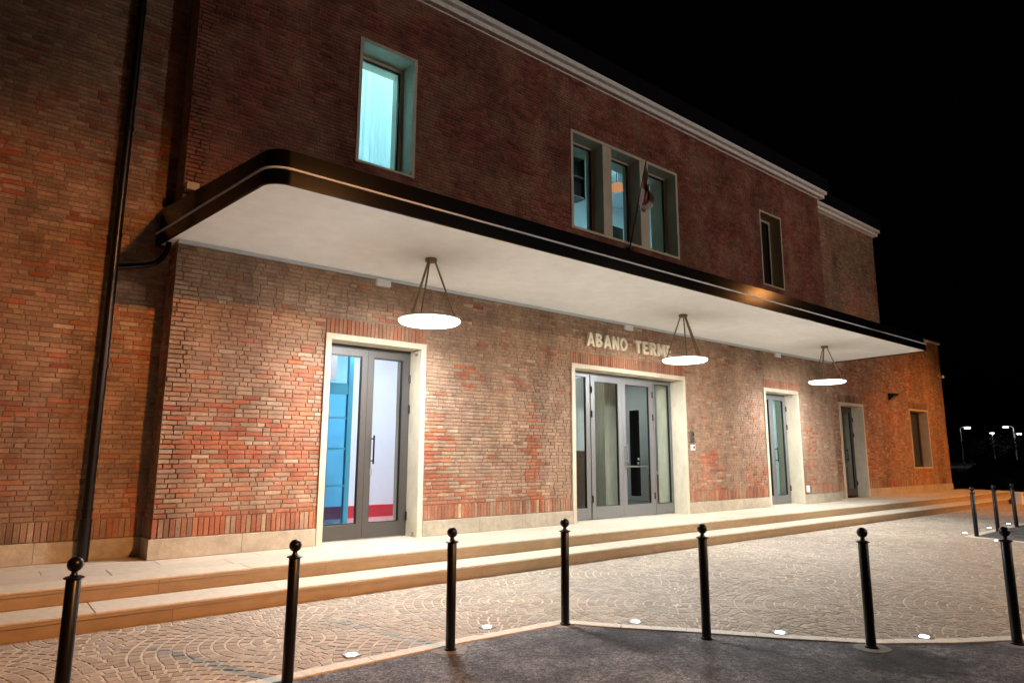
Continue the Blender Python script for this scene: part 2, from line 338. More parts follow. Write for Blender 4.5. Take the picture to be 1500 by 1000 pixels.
# kerb stones, flush band between cobbles and asphalt
kb = MB()
kerb = empty('kerb'); kerb['kind'] = 'structure'
def kerb_run(pl, step):
    pts = [Vector(p) for p in pl]
    # resample
    dense = []
    for a, b_ in zip(pts[:-1], pts[1:]):
        n = max(1, round((b_-a).length/0.05))
        for i in range(n): dense.append(a.lerp(b_, i/n))
    dense.append(pts[-1])
    n = max(2, round(step/0.05)); i = 0
    while i < len(dense)-2:
        seg = dense[i:i+n+1]
        if len(seg) < 2: break
        if proj((*seg[0], 0)) is None and seg[0].x < -4: i += n; continue
        inner = []; outer = []
        for q, p in enumerate(seg):
            a = seg[max(q-1, 0)]; c = seg[min(q+1, len(seg)-1)]
            d = (c-a).normalized(); nrm = Vector((d.y, -d.x))    # towards the asphalt
            off = d*(0.003 if q == 0 else (-0.003 if q == len(seg)-1 else 0))
            inner.append(p+off - nrm*0.005); outer.append(p+off+nrm*0.125)
        poly = outer + inner[::-1]
        m = MB(); m.prism([(p.x, p.y) for p in poly], -0.10, 0.004+rnd.uniform(-.001, .0012))
        o = m.build('kerb_stone', 'kerb', kerb, attr=True); br = rnd.uniform(0.9, 1.08); o.color = (br, br*0.99, br*0.97, 1)
        i += n
kerb_run(K, 0.9); kerb_run(curve, 0.6); kerb_run(K2, 0.9)

# ------------------------------------------------------------------ steps and platform
plat = MB(); plat.box(-9, 31.0, 7.99, 9.9, -0.05, PZ-0.053)
plat = prop(plat.build('platform', 'step'), kind='structure')
stp = MB(); stp.box(-9, 30.6, 7.47, 7.985, -0.05, PZ/2-0.026)
stp = prop(stp.build('step', 'step', attr=True), kind='structure')
plat.data.color_attributes.new('col', 'FLOAT_COLOR', 'POINT')
for d in plat.data.color_attributes['col'].data: d.color = (1, 1, 1, 1)
def slabs(parent, name, xs, y0, y1, z0, z1, gap=0.003):
    for a, b_ in zip(xs[:-1], xs[1:]):
        br = rnd.uniform(0.90, 1.07)
        m = MB(); dz = rnd.uniform(-.0012, .0012); m.cbox(a+gap/2, b_-gap/2, y0+rnd.uniform(-.001, .001), y1, z0, z1+dz, 0.005, (br, br*rnd.uniform(.975, 1.0), br*rnd.uniform(.94, .99)))
        m.build(name, 'step', parent, attr=True)
def cuts(a, b_, n, j=0.06):
    xs = [a]; x = a
    while x < b_-n*0.6:
        x += n*rnd.uniform(1-j, 1+j); xs.append(min(x, b_))
    if xs[-1] < b_: xs.append(b_)
    return xs
slabs(stp, 'step_stone', cuts(-6, 30.62, 1.75), 7.42, 7.985, PZ/2-0.024, PZ/2)
slabs(plat, 'edge_stone', cuts(-6, 31.02, 1.75), 7.95, 8.36, PZ-0.024, PZ)
slabs(plat, 'paving_slab', cuts(-6, 31.0, 1.2), 8.363, 8.80, PZ-0.05, PZ)
slabs(plat, 'paving_slab', cuts(-6.4, 31.0, 1.2), 8.803, 9.24, PZ-0.05, PZ)
slabs(plat, 'paving_slab', cuts(-6.1, 31.0, 1.2), 9.243, 9.72, PZ-0.05, PZ)
# riser faces are the dressed fronts of the two bodies; joints show as separate stones
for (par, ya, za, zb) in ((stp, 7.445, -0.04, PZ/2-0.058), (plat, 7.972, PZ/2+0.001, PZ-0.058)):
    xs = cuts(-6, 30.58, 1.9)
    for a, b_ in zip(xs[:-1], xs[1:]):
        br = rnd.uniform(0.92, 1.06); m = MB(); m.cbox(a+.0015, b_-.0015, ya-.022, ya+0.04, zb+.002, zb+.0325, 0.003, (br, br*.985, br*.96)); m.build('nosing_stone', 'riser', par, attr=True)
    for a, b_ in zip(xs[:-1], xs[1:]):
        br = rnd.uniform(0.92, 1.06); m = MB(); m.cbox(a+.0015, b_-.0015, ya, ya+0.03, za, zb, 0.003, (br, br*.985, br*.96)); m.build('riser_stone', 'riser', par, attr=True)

# ------------------------------------------------------------------ the station building
bld = empty('station_building', (0, 0, 0), 'two-storey red and tan brick station building with stone trim and white-ceilinged canopy', 'building')
COURSE = 0.0605; BH = 0.0505; ST = 0.224; HD = 0.108; JT = 0.010; BD = 0.09
def bcolor(a, z, wing):
    n1 = noise.noise(Vector((a*0.55, z*0.75, 1.7))); n2 = noise.noise(Vector((a*1.7, z*2.2, 9.1)))
    red = 0.01 + 0.5*max(0, n2-0.2)
    if wing: red += 1.1*max(0, n1-0.02) + 0.5*max(0, n2)
    else:
        for cx, cz, rx, rz, am in ((3.0, 1.5, 1.5, 1.5, .32), (2.5, 1.75, .6, .3, .5), (3.6, 2.2, .2, 1.3, .75), (8.05, 1.5, .17, 1.35, .85), (5.9, 1.5, .45, 1.1, .55), (6.6, 2.9, .35, .3, .5), (6.2, 0.9, .9, .5, .4), (13.6, 1.2, .7, .7, .5), (15.4, 1.0, .6, .6, .4), (18.3, 1.6, .35, 1.2, .5), (5.0, 3.75, .9, .16, .3)):
            d = math.hypot((a-cx)/rx, (z-cz)/rz)
            if d < 1: red += am*min(1, 2.2*(1-d))
        if z < 0.84: red += 0.45
    if z > 4.6 and not wing:  # maroon brick above the canopy, with the upper wall's dimness mixed into its colour
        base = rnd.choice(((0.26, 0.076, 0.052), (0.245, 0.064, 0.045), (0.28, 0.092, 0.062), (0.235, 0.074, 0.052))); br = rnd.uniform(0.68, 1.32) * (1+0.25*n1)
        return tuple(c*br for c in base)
    r = rnd.random(); br = rnd.uniform(0.86, 1.12)
    if wing: br = rnd.uniform(0.70, 1.22)*(1+0.35*n1)
    if r < red: base = rnd.choice(((0.40, 0.125, 0.06), (0.37, 0.13, 0.07), (0.34, 0.105, 0.06), (0.42, 0.15, 0.075)))
    elif r < red+0.03: base = (0.46, 0.33, 0.22)
    elif r < red+0.06: base = (0.27, 0.155, 0.10)
    else: base = rnd.choice(((0.36, 0.225, 0.145), (0.375, 0.245, 0.16), (0.35, 0.21, 0.14), (0.385, 0.24, 0.155), (0.36, 0.20, 0.128)))
    return tuple(c*br for c in base)
def rows(a0, a1, z0, z1, holes, wing, soldier_base=None):
    out = []; z = z0; row = 0
    def subtract(zb, zt):
        iv = [(a0, a1)]
        for h in holes:
            if h[2] < zt-0.012 and h[3] > zb+0.012:
                nv = []
                for p, q in iv:
                    if h[1] <= p or h[0] >= q: nv.append((p, q)); continue
                    if h[0] > p+0.03: nv.append((p, h[0]))
                    if h[1] < q-0.03: nv.append((h[1], q))
                iv = nv
        return iv
    if soldier_base:
        for p, q in subtract(z, z+soldier_base):
            n = max(1, round((q-p)/0.0665)); s = (q-p)/n
            for i in range(n): out.append([p+i*s+0.004, p+(i+1)*s-0.005, z+0.004, z+soldier_base-0.006, False])
        z += soldier_base
    while z + 0.02 < z1:
        zt = min(z+COURSE, z1)
        for p, q in subtract(z, zt):
            x = p - rnd.random()*0.2; k = rnd.randint(0, 1)
            while x < q-0.015:
                k += 1
                L = ST if (k % 2 or rnd.random() < 0.28) else HD
                b0 = max(x, p); b1 = min(x+L, q)
                if q-b1 < 0.05: b1 = q
                if b1-b0 > 0.02: out.append([b0+JT/2, b1-JT/2, z+0.005, min(z+0.005+BH, zt-0.001), abs((b1-b0)-L) < 1e-6])
                x += L
        z = zt; row += 1
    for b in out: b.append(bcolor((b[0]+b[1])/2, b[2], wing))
    return out
def brick_verts(mb, a0, a1, z0, z1, n, fn, c, k=0.0045):
    b = len(mb.v); j = lambda: rnd.uniform(-.0012, .0012)
    t = (j(), j(), j(), j())
    for (i_, nn, m) in ((0, -BD, 0), (0, n-k, 1), (k, n, 1)):
        for q, (a, z) in enumerate(((a0+i_, z0+i_), (a1-i_, z0+i_), (a1-i_, z1-i_), (a0+i_, z1-i_))):
            mb.v.append(fn(a, z, nn + t[q]*m))
    for r in range(2):
        for i in range(4):
            j_ = (i+1) % 4; mb.f.append((b+4*r+i, b+4*r+j_, b+4*r+4+j_, b+4*r+4+i))
    mb.f.append((b+8, b+9, b+10, b+11)); mb.c += [c]*12
def backing(name, a0, a1, z0, z1, holes, fn, thick=0.25, rec=0.012):
    A = sorted({a0, a1, *[h for q in holes for h in q[:2] if a0 < h < a1]}); Z = sorted({z0, z1, *[h for q in holes for h in q[2:4] if z0 < h < z1]})
    mb = MB()
    for i in range(len(A)-1):
        for j in range(len(Z)-1):
            ca = (A[i]+A[i+1])/2; cz = (Z[j]+Z[j+1])/2
            if any(h[0] < ca < h[1] and h[2] < cz < h[3] for h in holes): continue
            mb.quad([fn(A[i], Z[j], -rec), fn(A[i+1], Z[j], -rec), fn(A[i+1], Z[j+1], -rec), fn(A[i], Z[j+1], -rec)])
            mb.quad([fn(A[i], Z[j], -thick), fn(A[i], Z[j+1], -thick), fn(A[i+1], Z[j+1], -thick), fn(A[i+1], Z[j], -thick)])
    for e in (a0, a1):
        mb.quad([fn(e, z0, -rec), fn(e, z0, -thick), fn(e, z1, -thick), fn(e, z1, -rec)])
    return mb.build(name, 'mortar', bld)
F_main = lambda a, z, n: (a, Y0-n, z)
F_wing = lambda a, z, n: (a, YW-n, z)
F_ret = lambda a, z, n: (X0-n, -a, z)
F_ret1 = lambda a, z, n: (XR2+n, a, z)
F_end = lambda a, z, n: (XR1+n, a, z)
# openings: (x0, x1, z0, z1) inside edge of the brickwork
D1 = (3.97, 5.66, PZ-0.1, 3.38); D2 = (9.02, 12.59, PZ-0.1, 3.38); D3 = (15.97, 17.71, PZ-0.1, 3.36)
W1 = (4.30, 5.34, 6.22, 8.36); W3 = (9.07, 12.60, 6.20, 8.32); WS = (16.30, 17.40, 6.22, 8.32)
D4 = (21.12, 22.78, PZ-0.1, 3.28); WR = (26.60, 28.32, 1.20, 3.32)
def lintel(D): return (D[0]-0.02, D[1]+0.02, D[3], D[3]+0.262)
main_h = [D1, D2, D3, W1, W3, WS]
row_h = main_h + [lintel(D1), lintel(D2), lintel(D3)]
walls = {}
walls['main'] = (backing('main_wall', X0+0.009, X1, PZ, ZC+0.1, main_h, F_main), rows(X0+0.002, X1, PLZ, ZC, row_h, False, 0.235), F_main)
walls['lw'] = (backing('left_wing_wall', XL, X0+0.3, PZ, ZC+0.1, [], F_wing), rows(XL, X0+0.05, PLZ, ZC, [], True, 0.235), F_wing)
walls['rw'] = (backing('right_wing_wall', X1-0.3, XR2, PZ, ZC+0.1, [D4], F_wing), rows(X1-0.05, XR2, PLZ, ZC, [D4, lintel(D4)], True, 0.235), F_wing)
walls['r1'] = (backing('single_storey_wall', XR2, XR1, PZ, ZW1+0.1, [WR], F_wing), rows(XR2, XR1, PLZ, ZW1, [WR, lintel(WR)], True, 0.235), F_wing)
walls['ret'] = (backing('return_wall', -YW-0.1, -Y0-0.012, PZ, ZC+0.1, [], F_ret), rows(-YW-0.02, -Y0-BD-0.004, PLZ, ZC, [], True, 0.235), F_ret)
walls['ret1'] = (backing('return_wall', YW+0.012, YW+6, ZW1-0.1, ZC+0.1, [], F_ret1), [], F_ret1)
walls['end'] = (backing('end_wall', YW+0.012, YW+6, PZ, ZW1+0.1, [], F_end), [], F_end)
for key, D in (('main', D1), ('main', D2), ('main', D3), ('rw', D4), ('r1', WR)):     # soldier courses over doors and window
    L = lintel(D); n = round((L[1]-L[0])/0.0665); s = (L[1]-L[0])/n
    for i in range(n):
        br = rnd.uniform(0.8, 1.15); base = rnd.choice(((0.38, 0.15, 0.085), (0.37, 0.17, 0.10), (0.37, 0.19, 0.115), (0.38, 0.135, 0.07)))
        if key != 'main': base = rnd.choice(((0.22, 0.12, 0.07), (0.19, 0.10, 0.06)))
        walls[key][1].append([L[0]+i*s+.004, L[0]+(i+1)*s-.005, L[2]+0.006, L[3]-0.007, False, tuple(c*br for c in base)])
cand = []
for key, (wo, bl, fn) in walls.items():
    for i, b in enumerate(bl):
        if not b[4] or key in ('rw', 'r1', 'ret'): continue
        p = fn((b[0]+b[1])/2, (b[2]+b[3])/2, 0); pr = proj(p)
        if not pr or not (5 < pr[0] < 1495 and 5 < pr[1] < 995): continue
        if key == 'lw' and (0.95 < p[0] < 1.35 or p[0] > 1.6): continue
        if p[2] > 4.3 and key == 'main': continue
        cosv = abs((Vector(p)-CP).normalized().y)
        cand.append((-(b[1]-b[0])*cosv/(pr[2]**2), key, i))
cand.sort(); chosen = {(k, i) for _, k, i in cand[:300]}
bshared = {}
for key, (wo, bl, fn) in walls.items():
    mb = MB()
    for i, b in enumerate(bl):
        n = rnd.uniform(-.003, .003)
        if (key, i) in chosen:
            tag = (round(b[1]-b[0], 3), round(b[3]-b[2], 3), rnd.randint(0, 3))
            if tag not in bshared:
                t = MB(); brick_verts(t, -tag[0]/2, tag[0]/2, -tag[1]/2, tag[1]/2, 0, lambda a, z, n_: (a, -n_, z), (1, 1, 1)); bshared[tag] = t.mesh('brick', 'brick', attr=True)
            p = fn((b[0]+b[1])/2, (b[2]+b[3])/2, n); o = link('brick', bshared[tag], wo, p); o.color = (*b[5], 1)
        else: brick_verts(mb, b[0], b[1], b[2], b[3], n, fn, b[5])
    if mb.v: prop(mb.build('bricks', 'brick', wo, attr=True), kind='stuff')
# plinth stones
def plinth(parent, spans, fn, n=0.03, L=1.25):
    for a0, a1 in spans:
        k = max(1, round((a1-a0)/L)); xs = [a0+(a1-a0)*i/k+(rnd.uniform(-.15, .15) if 0 < i < k else 0) for i in range(k+1)]
        for p, q in zip(xs[:-1], xs[1:]):
            v = [fn(p+.002, PZ+.002, -0.12), fn(q-.002, PLZ-rnd.uniform(.002, .006), n+rnd.uniform(-.002, .002))]
            m = MB(); x = sorted((v[0][0], v[1][0])); y = sorted((v[0][1], v[1][1])); z = sorted((v[0][2], v[1][2]))
            m.cbox(*x, *y, *z, 0.006); m.build('plinth_stone', 'plinth', parent)
plinth(walls['main'][0], ((X0-0.025, 3.94), (5.69, 8.99), (12.62, 15.94), (17.74, X1+0.03)), F_main)
plinth(walls['lw'][0], ((XL, X0+0.0),), F_wing, 0.028)
plinth(walls['ret'][0], ((-YW+0.031, -Y0-0.125),), F_ret, 0.022, 2)
plinth(walls['rw'][0], ((X1+0.04, 21.09), (22.81, XR2)), F_wing, 0.022)
plinth(walls['r1'][0], ((XR2, XR1+0.02),), F_wing, 0.022)

# cornices, gutters, roofs
def cornice(xa, xb, Y, z, sides=(0.2, 0.2), dep=0.22):
    cw = MB(); cw.box(xa, xb, Y-0.02, Y+0.3, z-0.02, z+0.22); c0 = cw.build('cornice', 'cornice', bld)
    xs = cuts(xa-sides[0], xb+sides[1], 1.6)
    for p, q in zip(xs[:-1], xs[1:]):
        m = MB(); m.cbox(p+.002, q-.002, Y-dep*0.6, Y+0.1, z, z+0.10, 0.008); m.cbox(p+.002, q-.002, Y-dep, Y+0.1, z+0.102, z+0.215, 0.01); m.build('cornice_stone', 'cornice', c0)
    r = MB(); r.box(xa-sides[0]-.05, xb+sides[1]+.05, Y-dep-0.04, Y+0.2, z+0.22, z+0.60); r.build('gutter', 'roof', bld)
cornice(X0, X1, Y0, ZC); cornice(X1+0.25, XR2, YW, ZC-0.05, (0.0, 0.15)); cornice(XL, X0-0.26, YW, ZC-0.05, (0.15, 0.0))
m = MB()
for (xa, xb, ya, yb, z, h) in ((X0-.2, X1+.2, Y0-.2, Y0+9, ZC+.6, 1.7), (XL, X0, YW-.1, YW+8, ZC+.55, 1.3), (X1, XR2, YW-.1, YW+8, ZC+.55, 1.3)):
    ym = (ya+yb)/2; i = min(4, (xb-xa)/2-0.1)
    P = [(xa, ya, z), (xb, ya, z), (xb, yb, z), (xa, yb, z), (xa+i, ym, z+h), (xb-i, ym, z+h)]
    for f in ((0, 1, 5, 4), (1, 2, 5), (2, 3, 4, 5), (3, 0, 4), (3, 2, 1, 0)): m.quad([P[k] for k in f])
m.build('roof', 'roof', bld)
m = MB(); m.box(XR2, XR1+0.06, YW-0.06, YW+6, ZW1+0.02, ZW1+0.10); m.build('coping', 'cornice', bld)
m = MB(); m.box(XR2+0.01, XR1-0.1, YW+0.1, YW+6, ZW1+0.10, ZW1+0.2); m.build('flat_roof', 'roof', bld)

# canopy
CX0, CX1, CY0, CYR = 1.72, 19.93, 6.49, 9.69
def rrect(x0, x1, y0, y1, r, n=8):
    pts = [(x1, y1), (x0, y1)]
    for k in range(n+1): t = math.pi + math.pi/2*k/n; pts.append((x0+r+r*math.cos(t), y0+r+r*math.sin(t)))
    for k in range(n+1): t = 1.5*math.pi + math.pi/2*k/n; pts.append((x1-r+r*math.cos(t), y0+r+r*math.sin(t)))
    return [(x + (0.37 if x < 10.8 else -0.40)*(9.3-y)/2.8, y) for x, y in pts]      # the canopy narrows towards its front
def ring(mb, o, i, z0, z1, rise=0.0):
    n = len(o); b = len(mb.v)
    def zz(p): return rise*max(0, (p[1]-CY0)/(CYR-CY0))
    for pl in (o, i):
        for z, rr_ in ((z0, 0), (z1, 1)): mb.v += [(x, y, z+rr_*zz((x, y))) for x, y in pl]
    mb.c += [(1, 1, 1)]*(4*n)
    for k in range(n):
        j = (k+1) % n
        mb.f += [(b+k, b+j, b+n+j, b+n+k), (b+2*n+k, b+3*n+k, b+3*n+j, b+2*n+j), (b+k, b+2*n+k, b+2*n+j, b+j), (b+n+k, b+n+j, b+3*n+j, b+3*n+k)]
cm = MB()
ring(cm, rrect(CX0, CX1, CY0, CYR, 0.22), rrect(CX0+.03, CX1-.03, CY0+.03, CYR-.03, 0.19), ZS-0.025, ZS+0.135)
ring(cm, rrect(CX0+.035, CX1-.035, CY0+.035, CYR-.002, 0.19), rrect(CX0+.08, CX1-.08, CY0+.08, CYR-.05, 0.15), ZS+0.16, ZS+0.365, 0.14)
ring(cm, rrect(CX0+.05, CX1-.05, CY0+.05, CYR-.01, 0.18), rrect(CX0+.09, CX1-.09, CY0+.09, CYR-.06, 0.15), ZS+0.10, ZS+0.17)
cano = cm.build('canopy', 'fascia', bld, smooth=35)
cm = MB(); ring(cm, rrect(CX0-.012, CX1+.012, CY0-.012, CYR-.004, 0.23), rrect(CX0+.045, CX1-.045, CY0+.045, CYR-.02, 0.18), ZS+0.1365, ZS+0.158); cm.build('edge_trim', 'trim', cano, smooth=35)
cm = MB(); cm.prism(rrect(CX0+.034, CX1-.034, CY0+.034, CYR-.034, 0.186), ZS, ZS+0.09); cm.build('soffit', 'soffit', cano)
cm = MB(); pl = rrect(CX0+.085, CX1-.085, CY0+.085, CYR-.055, 0.15); b = len(cm.v)
cm.v = [(x, y, ZS+0.30+0.14*(y-CY0)/(CYR-CY0)) for x, y in pl]; cm.f = [tuple(range(len(pl)))]; cm.c = [(1, 1, 1)]*len(pl); cm.build('canopy_roof', 'roof', cano)
cm = MB(); cm.box(X0+0.002, X1-0.002, Y0-0.055, Y0+0.02, ZS-0.045, ZS-0.002); cm.build('shadow_gap_strip', 'stripgrey', cano)
cm = MB(); cm.cbox(1.87, 2.02, Y0-0.16, Y0-0.01, 5.05, 5.16, 0.008); cm.build('flashing', 'surround', cano)

# stone surrounds with deep reveals
def surround(name, o, Y, face, depth, bottom=True, proud=0.022, th=0.45, parent=bld):
    x0, x1, z0, z1 = o[0]-0.02, o[1]+0.02, o[2], o[3]+0.02
    if bottom: z0 -= 0.02
    s = MB(); yf = Y-proud; yb = Y+th
    s.cbox(x0, x0+face, yf, yb, z0, z1-face, 0.004); first = s.build(name, 'surround', parent)
    s = MB(); s.cbox(x1-face, x1, yf, yb, z0, z1-face, 0.004); s.build('jamb', 'surround', first)
    s = MB(); s.cbox(x0, x1, yf-.002, yb, z1-face+.0005, z1, 0.004); s.build('head', 'surround', first)
    if bottom:
        s = MB(); s.cbox(x0+face, x1-face, yf-.004, yb, z0, z0+face*0.8, 0.004); s.build('sill', 'surround', first)
    return first
for nm, o, Y in (('door_surround', D1, Y0), ('door_surround', D2, Y0), ('door_surround', D3, Y0), ('door_surround', D4, YW)):
    oo = (o[0], o[1], PZ-0.02, o[3]); surround(nm, oo, Y, 0.09, 0.32, False, 0.028, 0.75)
for o, Y in ((W1, Y0), (WS, Y0), (WR, YW)): surround('window_surround', o, Y, 0.055, 0.4, True, 0.02, 0.75)
s3 = surround('window_surround', W3, Y0, 0.07, 0.4, True, 0.02, 0.75)
for a, b_ in ((10.02, 10.29), (11.24, 11.54)):
    m = MB(); m.cbox(a, b_, Y0-0.012, Y0+0.5, 6.24, 8.27, 0.006); m.build('pillar', 'surround', s3)
m = MB(); m.box(10.02, 10.29, Y0-0.018, Y0-0.0122, 6.24, 8.27)

# glazed doors
def leaf(parent, name, x0, x1, z0, z1, y, mt, st=0.10, top=0.12, bot=0.22, gl='glass'):
    f = MB(); f.cbox(x0, x0+st, y, y+.06, z0, z1, .004); f.cbox(x1-st, x1, y, y+.06, z0, z1, .004)
    f.cbox(x0+st, x1-st, y+.001, y+.059, z0, z0+bot, .004); f.cbox(x0+st, x1-st, y+.001, y+.059, z1-top, z1, .004)
    l = f.build(name, mt, parent)
    gk = MB()
    for (a, b_, c, d) in ((x0+st, x0+st+.014, z0+bot, z1-top), (x1-st-.014, x1-st, z0+bot, z1-top)): gk.box(a, b_, y+.014, y+.05, c, d)
    for (c, d) in ((z0+bot, z0+bot+.014), (z1-top-.014, z1-top)): gk.box(x0+st+.014, x1-st-.014, y+.014, y+.05, c, d)
    gk.build('gasket', 'black', l)
    p = MB(); p.box(x0+st+.012, x1-st-.012, y+.026, y+.036, z0+bot+.012, z1-top-.012); p.build('pane', gl, l)
    return l
def pull(l, x, y, z0, z1, mt='black'):
    h = MB(); h.tube([(x, y-.075, z0), (x, y-.075, z1)], .014, 10)
    for z in (z0+.05, z1-.05): h.tube([(x, y, z), (x, y-.075, z)], .011, 8)
    h.build('handle', mt, l, smooth=40)
    k = MB(); k.cbox(x-.018, x+.018, y-.010, y, z0-.17, z0-.07, .004); k.build('lock', 'steel', l)
def hinges(l, x, y, zs, mt='black'):
    for z in zs:
        h = MB(); h.tube([(x, y-.014, z-.07), (x, y-.014, z+.07)], .016, 8); h.build('hinge', mt, l, smooth=40)
ZT = 3.31
def double_door(D, Y, mt, inx, inx1, ztop, rear=0.31, st=0.10, gl='glass'):
    y = Y+rear; xm = (inx+inx1)/2
    fr = MB(); fr.cbox(inx, inx+.045, y+.01, y+.10, PZ, ztop, .003); fr.cbox(inx1-.045, inx1, y+.01, y+.10, PZ, ztop, .003); fr.cbox(inx+.045, inx1-.045, y+.012, y+.098, ztop-.045, ztop, .003)
    d = fr.build('door', mt, bld)
    a = leaf(d, 'door_leaf', inx+.047, xm-.002, PZ+.012, ztop-.048, y, mt, st, gl=gl); b_ = leaf(d, 'door_leaf', xm+.002, inx1-.047, PZ+.012, ztop-.048, y, mt, st, gl=gl)
    return d, a, b_
d, a, b_ = double_door(D1, Y0, 'doordark', 4.04, 5.59, ZT)
pull(d, 4.93, Y0+.31, 1.47, 1.91); hinges(d, 5.575, Y0+.312, (0.65, 2.35, 2.85))
# centre entrance: side lights and two leaves
y = Y0+.30
fr = MB()
for x in (9.09, 9.75, 11.81, 12.455): fr.cbox(x, x+.045+(0.045 if x in (9.75,) else 0), y+.012, y+.10, PZ, ZT, .003)
fr.cbox(9.135, 12.455, y+.014, y+.098, ZT-.05, ZT, .003); d2 = fr.build('door', 'doorgrey', bld)
for xa, xb in ((9.137, 9.748), (11.857, 12.453)): leaf(d2, 'side_light', xa, xb, PZ+.012, ZT-.052, y+.004, 'doorgrey', 0.035, 0.05, 0.22)
leaf(d2, 'door_leaf', 9.842, 10.784, PZ+.012, ZT-.052, y-.005, 'doorgrey', 0.115, 0.13, 0.24)
leaf(d2, 'door_leaf', 10.788, 11.808, PZ+.012, ZT-.052, y-.005, 'doorgrey', 0.115, 0.13, 0.24)
pull(d2, 10.86, y-.005, 1.46, 1.87, 'steel'); hinges(d2, 9.86, y, (0.75, 2.45, 2.95)); hinges(d2, 11.80, y, (0.75, 2.45, 2.95))
m = MB(); m.tube([(10.86, y+.10, 1.38), (11.74, y+.10, 1.38)], .02, 10); m.cbox(10.84, 10.90, y+.05, y+.13, 1.33, 1.43); m.cbox(11.69, 11.76, y+.05, y+.13, 1.31, 1.47); m.build('panic_bar', 'steel', d2, smooth=40)
d, a, b_ = double_door(D3, Y0, 'doorgrey', 16.06, 17.62, ZT-0.02)
pull(d, 16.93, Y0+.31, 1.46, 1.85); hinges(d, 17.605, Y0+.312, (0.75, 2.4, 2.9))
d, a, b_ = double_door(D4, YW, 'doordark', 21.21, 22.69, 3.21)
pull(d, 22.02, YW+.31, 1.46, 1.85); hinges(d, 22.675, YW+.312, (0.75, 2.3, 2.8))
# small round door stops and reveal lamps on the jambs
for x, Y in ((5.59, Y0), (17.62, Y0)):
    for z in (PZ+.06, 3.24):
        m = MB(); m.tube([(x-.03, Y+.10, z), (x+.002, Y+.10, z)], .018, 10); m.build('door_stop', 'steel', bld, smooth=40)

# windows
def window(o, Y, inset, mt, rear=0.36, mid=False, fw=0.06):
    x0, x1, z0, z1 = o[0]+inset, o[1]-inset, o[2]+inset*0.7, o[3]-inset; y = Y+rear
    f = MB(); f.cbox(x0, x0+fw, y, y+.07, z0, z1, .004); f.cbox(x1-fw, x1, y, y+.07, z0, z1, .004); f.cbox(x0+fw, x1-fw, y+.001, y+.069, z0, z0+fw, .004); f.cbox(x0+fw, x1-fw, y+.001, y+.069, z1-fw, z1, .004)
    wd = f.build('window', mt, bld)
    g_ = MB(); k = fw
    for (a, b_, c, d) in ((x0+k, x0+k+.03, z0+k, z1-k), (x1-k-.03, x1-k, z0+k, z1-k)): g_.cbox(a, b_, y+.012, y+.055, c, d, .003)
    for (c, d) in ((z0+k, z0+k+.03), (z1-k-.03, z1-k)): g_.cbox(x0+k+.03, x1-k-.03, y+.012, y+.055, c, d, .003)
    g_.build('sash', 'black' if mid else mt, wd)
    p = MB(); p.box(x0+k+.02, x1-k-.02, y+.03, y+.04, z0+k+.02, z1-k-.02); p.build('pane', 'glass', wd)
    return wd
window(W1, Y0, 0.037, 'surround', mid=True); window(WS, Y0, 0.037, 'surround', 0.30, mid=True); window(WR, YW, 0.037, 'doordark', 0.28)
for a, b_ in ((9.12, 10.02), (10.29, 11.24), (11.54, 12.55)): window((a, b_, 6.24, 8.29), Y0, 0.0, 'surround', 0.28, mid=True)

# interiors
def room(x0, x1, y0, y1, z0, z1, wm, fm, cmat, skirt=None, sm='red', wains=None, back=True):
    m = MB(); m.quad([(x0, y0, z0), (x1, y0, z0), (x1, y1, z0), (x0, y1, z0)]); m.build('interior_floor', fm, bld)
    m = MB(); m.quad([(x0, y0, z1), (x0, y1, z1), (x1, y1, z1), (x1, y0, z1)]); m.build('interior_ceiling', cmat, bld)
    m = MB(); m.box(x0-.1, x0, y0, y1, z0, z1); m.box(x1, x1+.1, y0, y1, z0, z1); m.box(x0, x1, y1, y1+.1, z0, z1)
    iw = m.build('interior_wall', wm, bld)
    for h, mm, nm in ((skirt, sm, 'skirting'), (wains, 'wains', 'wainscot')):
        if h:
            m = MB(); m.box(x0, x0+.015, y0, y1-.016, z0, z0+h); m.box(x1-.015, x1, y0, y1-.016, z0, z0+h); m.box(x0, x1, y1-.015, y1, z0, z0+h); m.build(nm, mm, iw)
    return iw
def panel(x0, x1, y0, y1, z, mt, group, label):
    o = empty('ceiling_light', ((x0+x1)/2, (y0+y1)/2, z), label, 'ceiling light', group)
    hx, hy = (x1-x0)/2, (y1-y0)/2
    f = MB(); f.box(-hx-.03, hx+.03, -hy-.03, hy+.03, -0.03, -.002); f.build('housing', 'white', o)
    f = MB(); f.box(-hx, hx, -hy, hy, -0.036, -.031); f.build('diffuser', mt, o)
YI = Y0+0.76
room(3.0, 8.2, YI, 12.75, PZ+.004, 3.9, 'inwall', 'pinkfloor', 'inwall', 0.24)
panel(5.2, 6.8, 10.6, 11.8, 3.9, 'coolpanel', None, 'bright cool ceiling light inside the left doorway with red skirting')
room(8.4, 15.2, YI, 15.5, PZ+.004, 3.9, 'greywall', 'greyfloor', 'greywall')
m = MB(); m.box(8.41, 12.15, 11.5, 11.65, PZ+.004, 3.9); iw = m.build('partition', 'greywall', bld)
m = MB(); m.box(8.42, 12.14, 11.47, 11.499, PZ+.005, 1.72); m.build('wainscot', 'wains', iw)
m = MB(); m.cbox(11.86, 12.40, 11.05, 11.45, PZ+.005, 3.45, .01); m.build('column', 'conc_col', bld)
m = MB(); m.box(11.86, 14.8, 11.05, 11.4, 3.4505, 3.899); m.build('beam', 'greywall', bld)
m = MB(); m.cbox(13.05, 13.19, 11.1, 11.3, 0.62, 2.75, .01); pan = m.build('ticket_totem', 'black', bld)
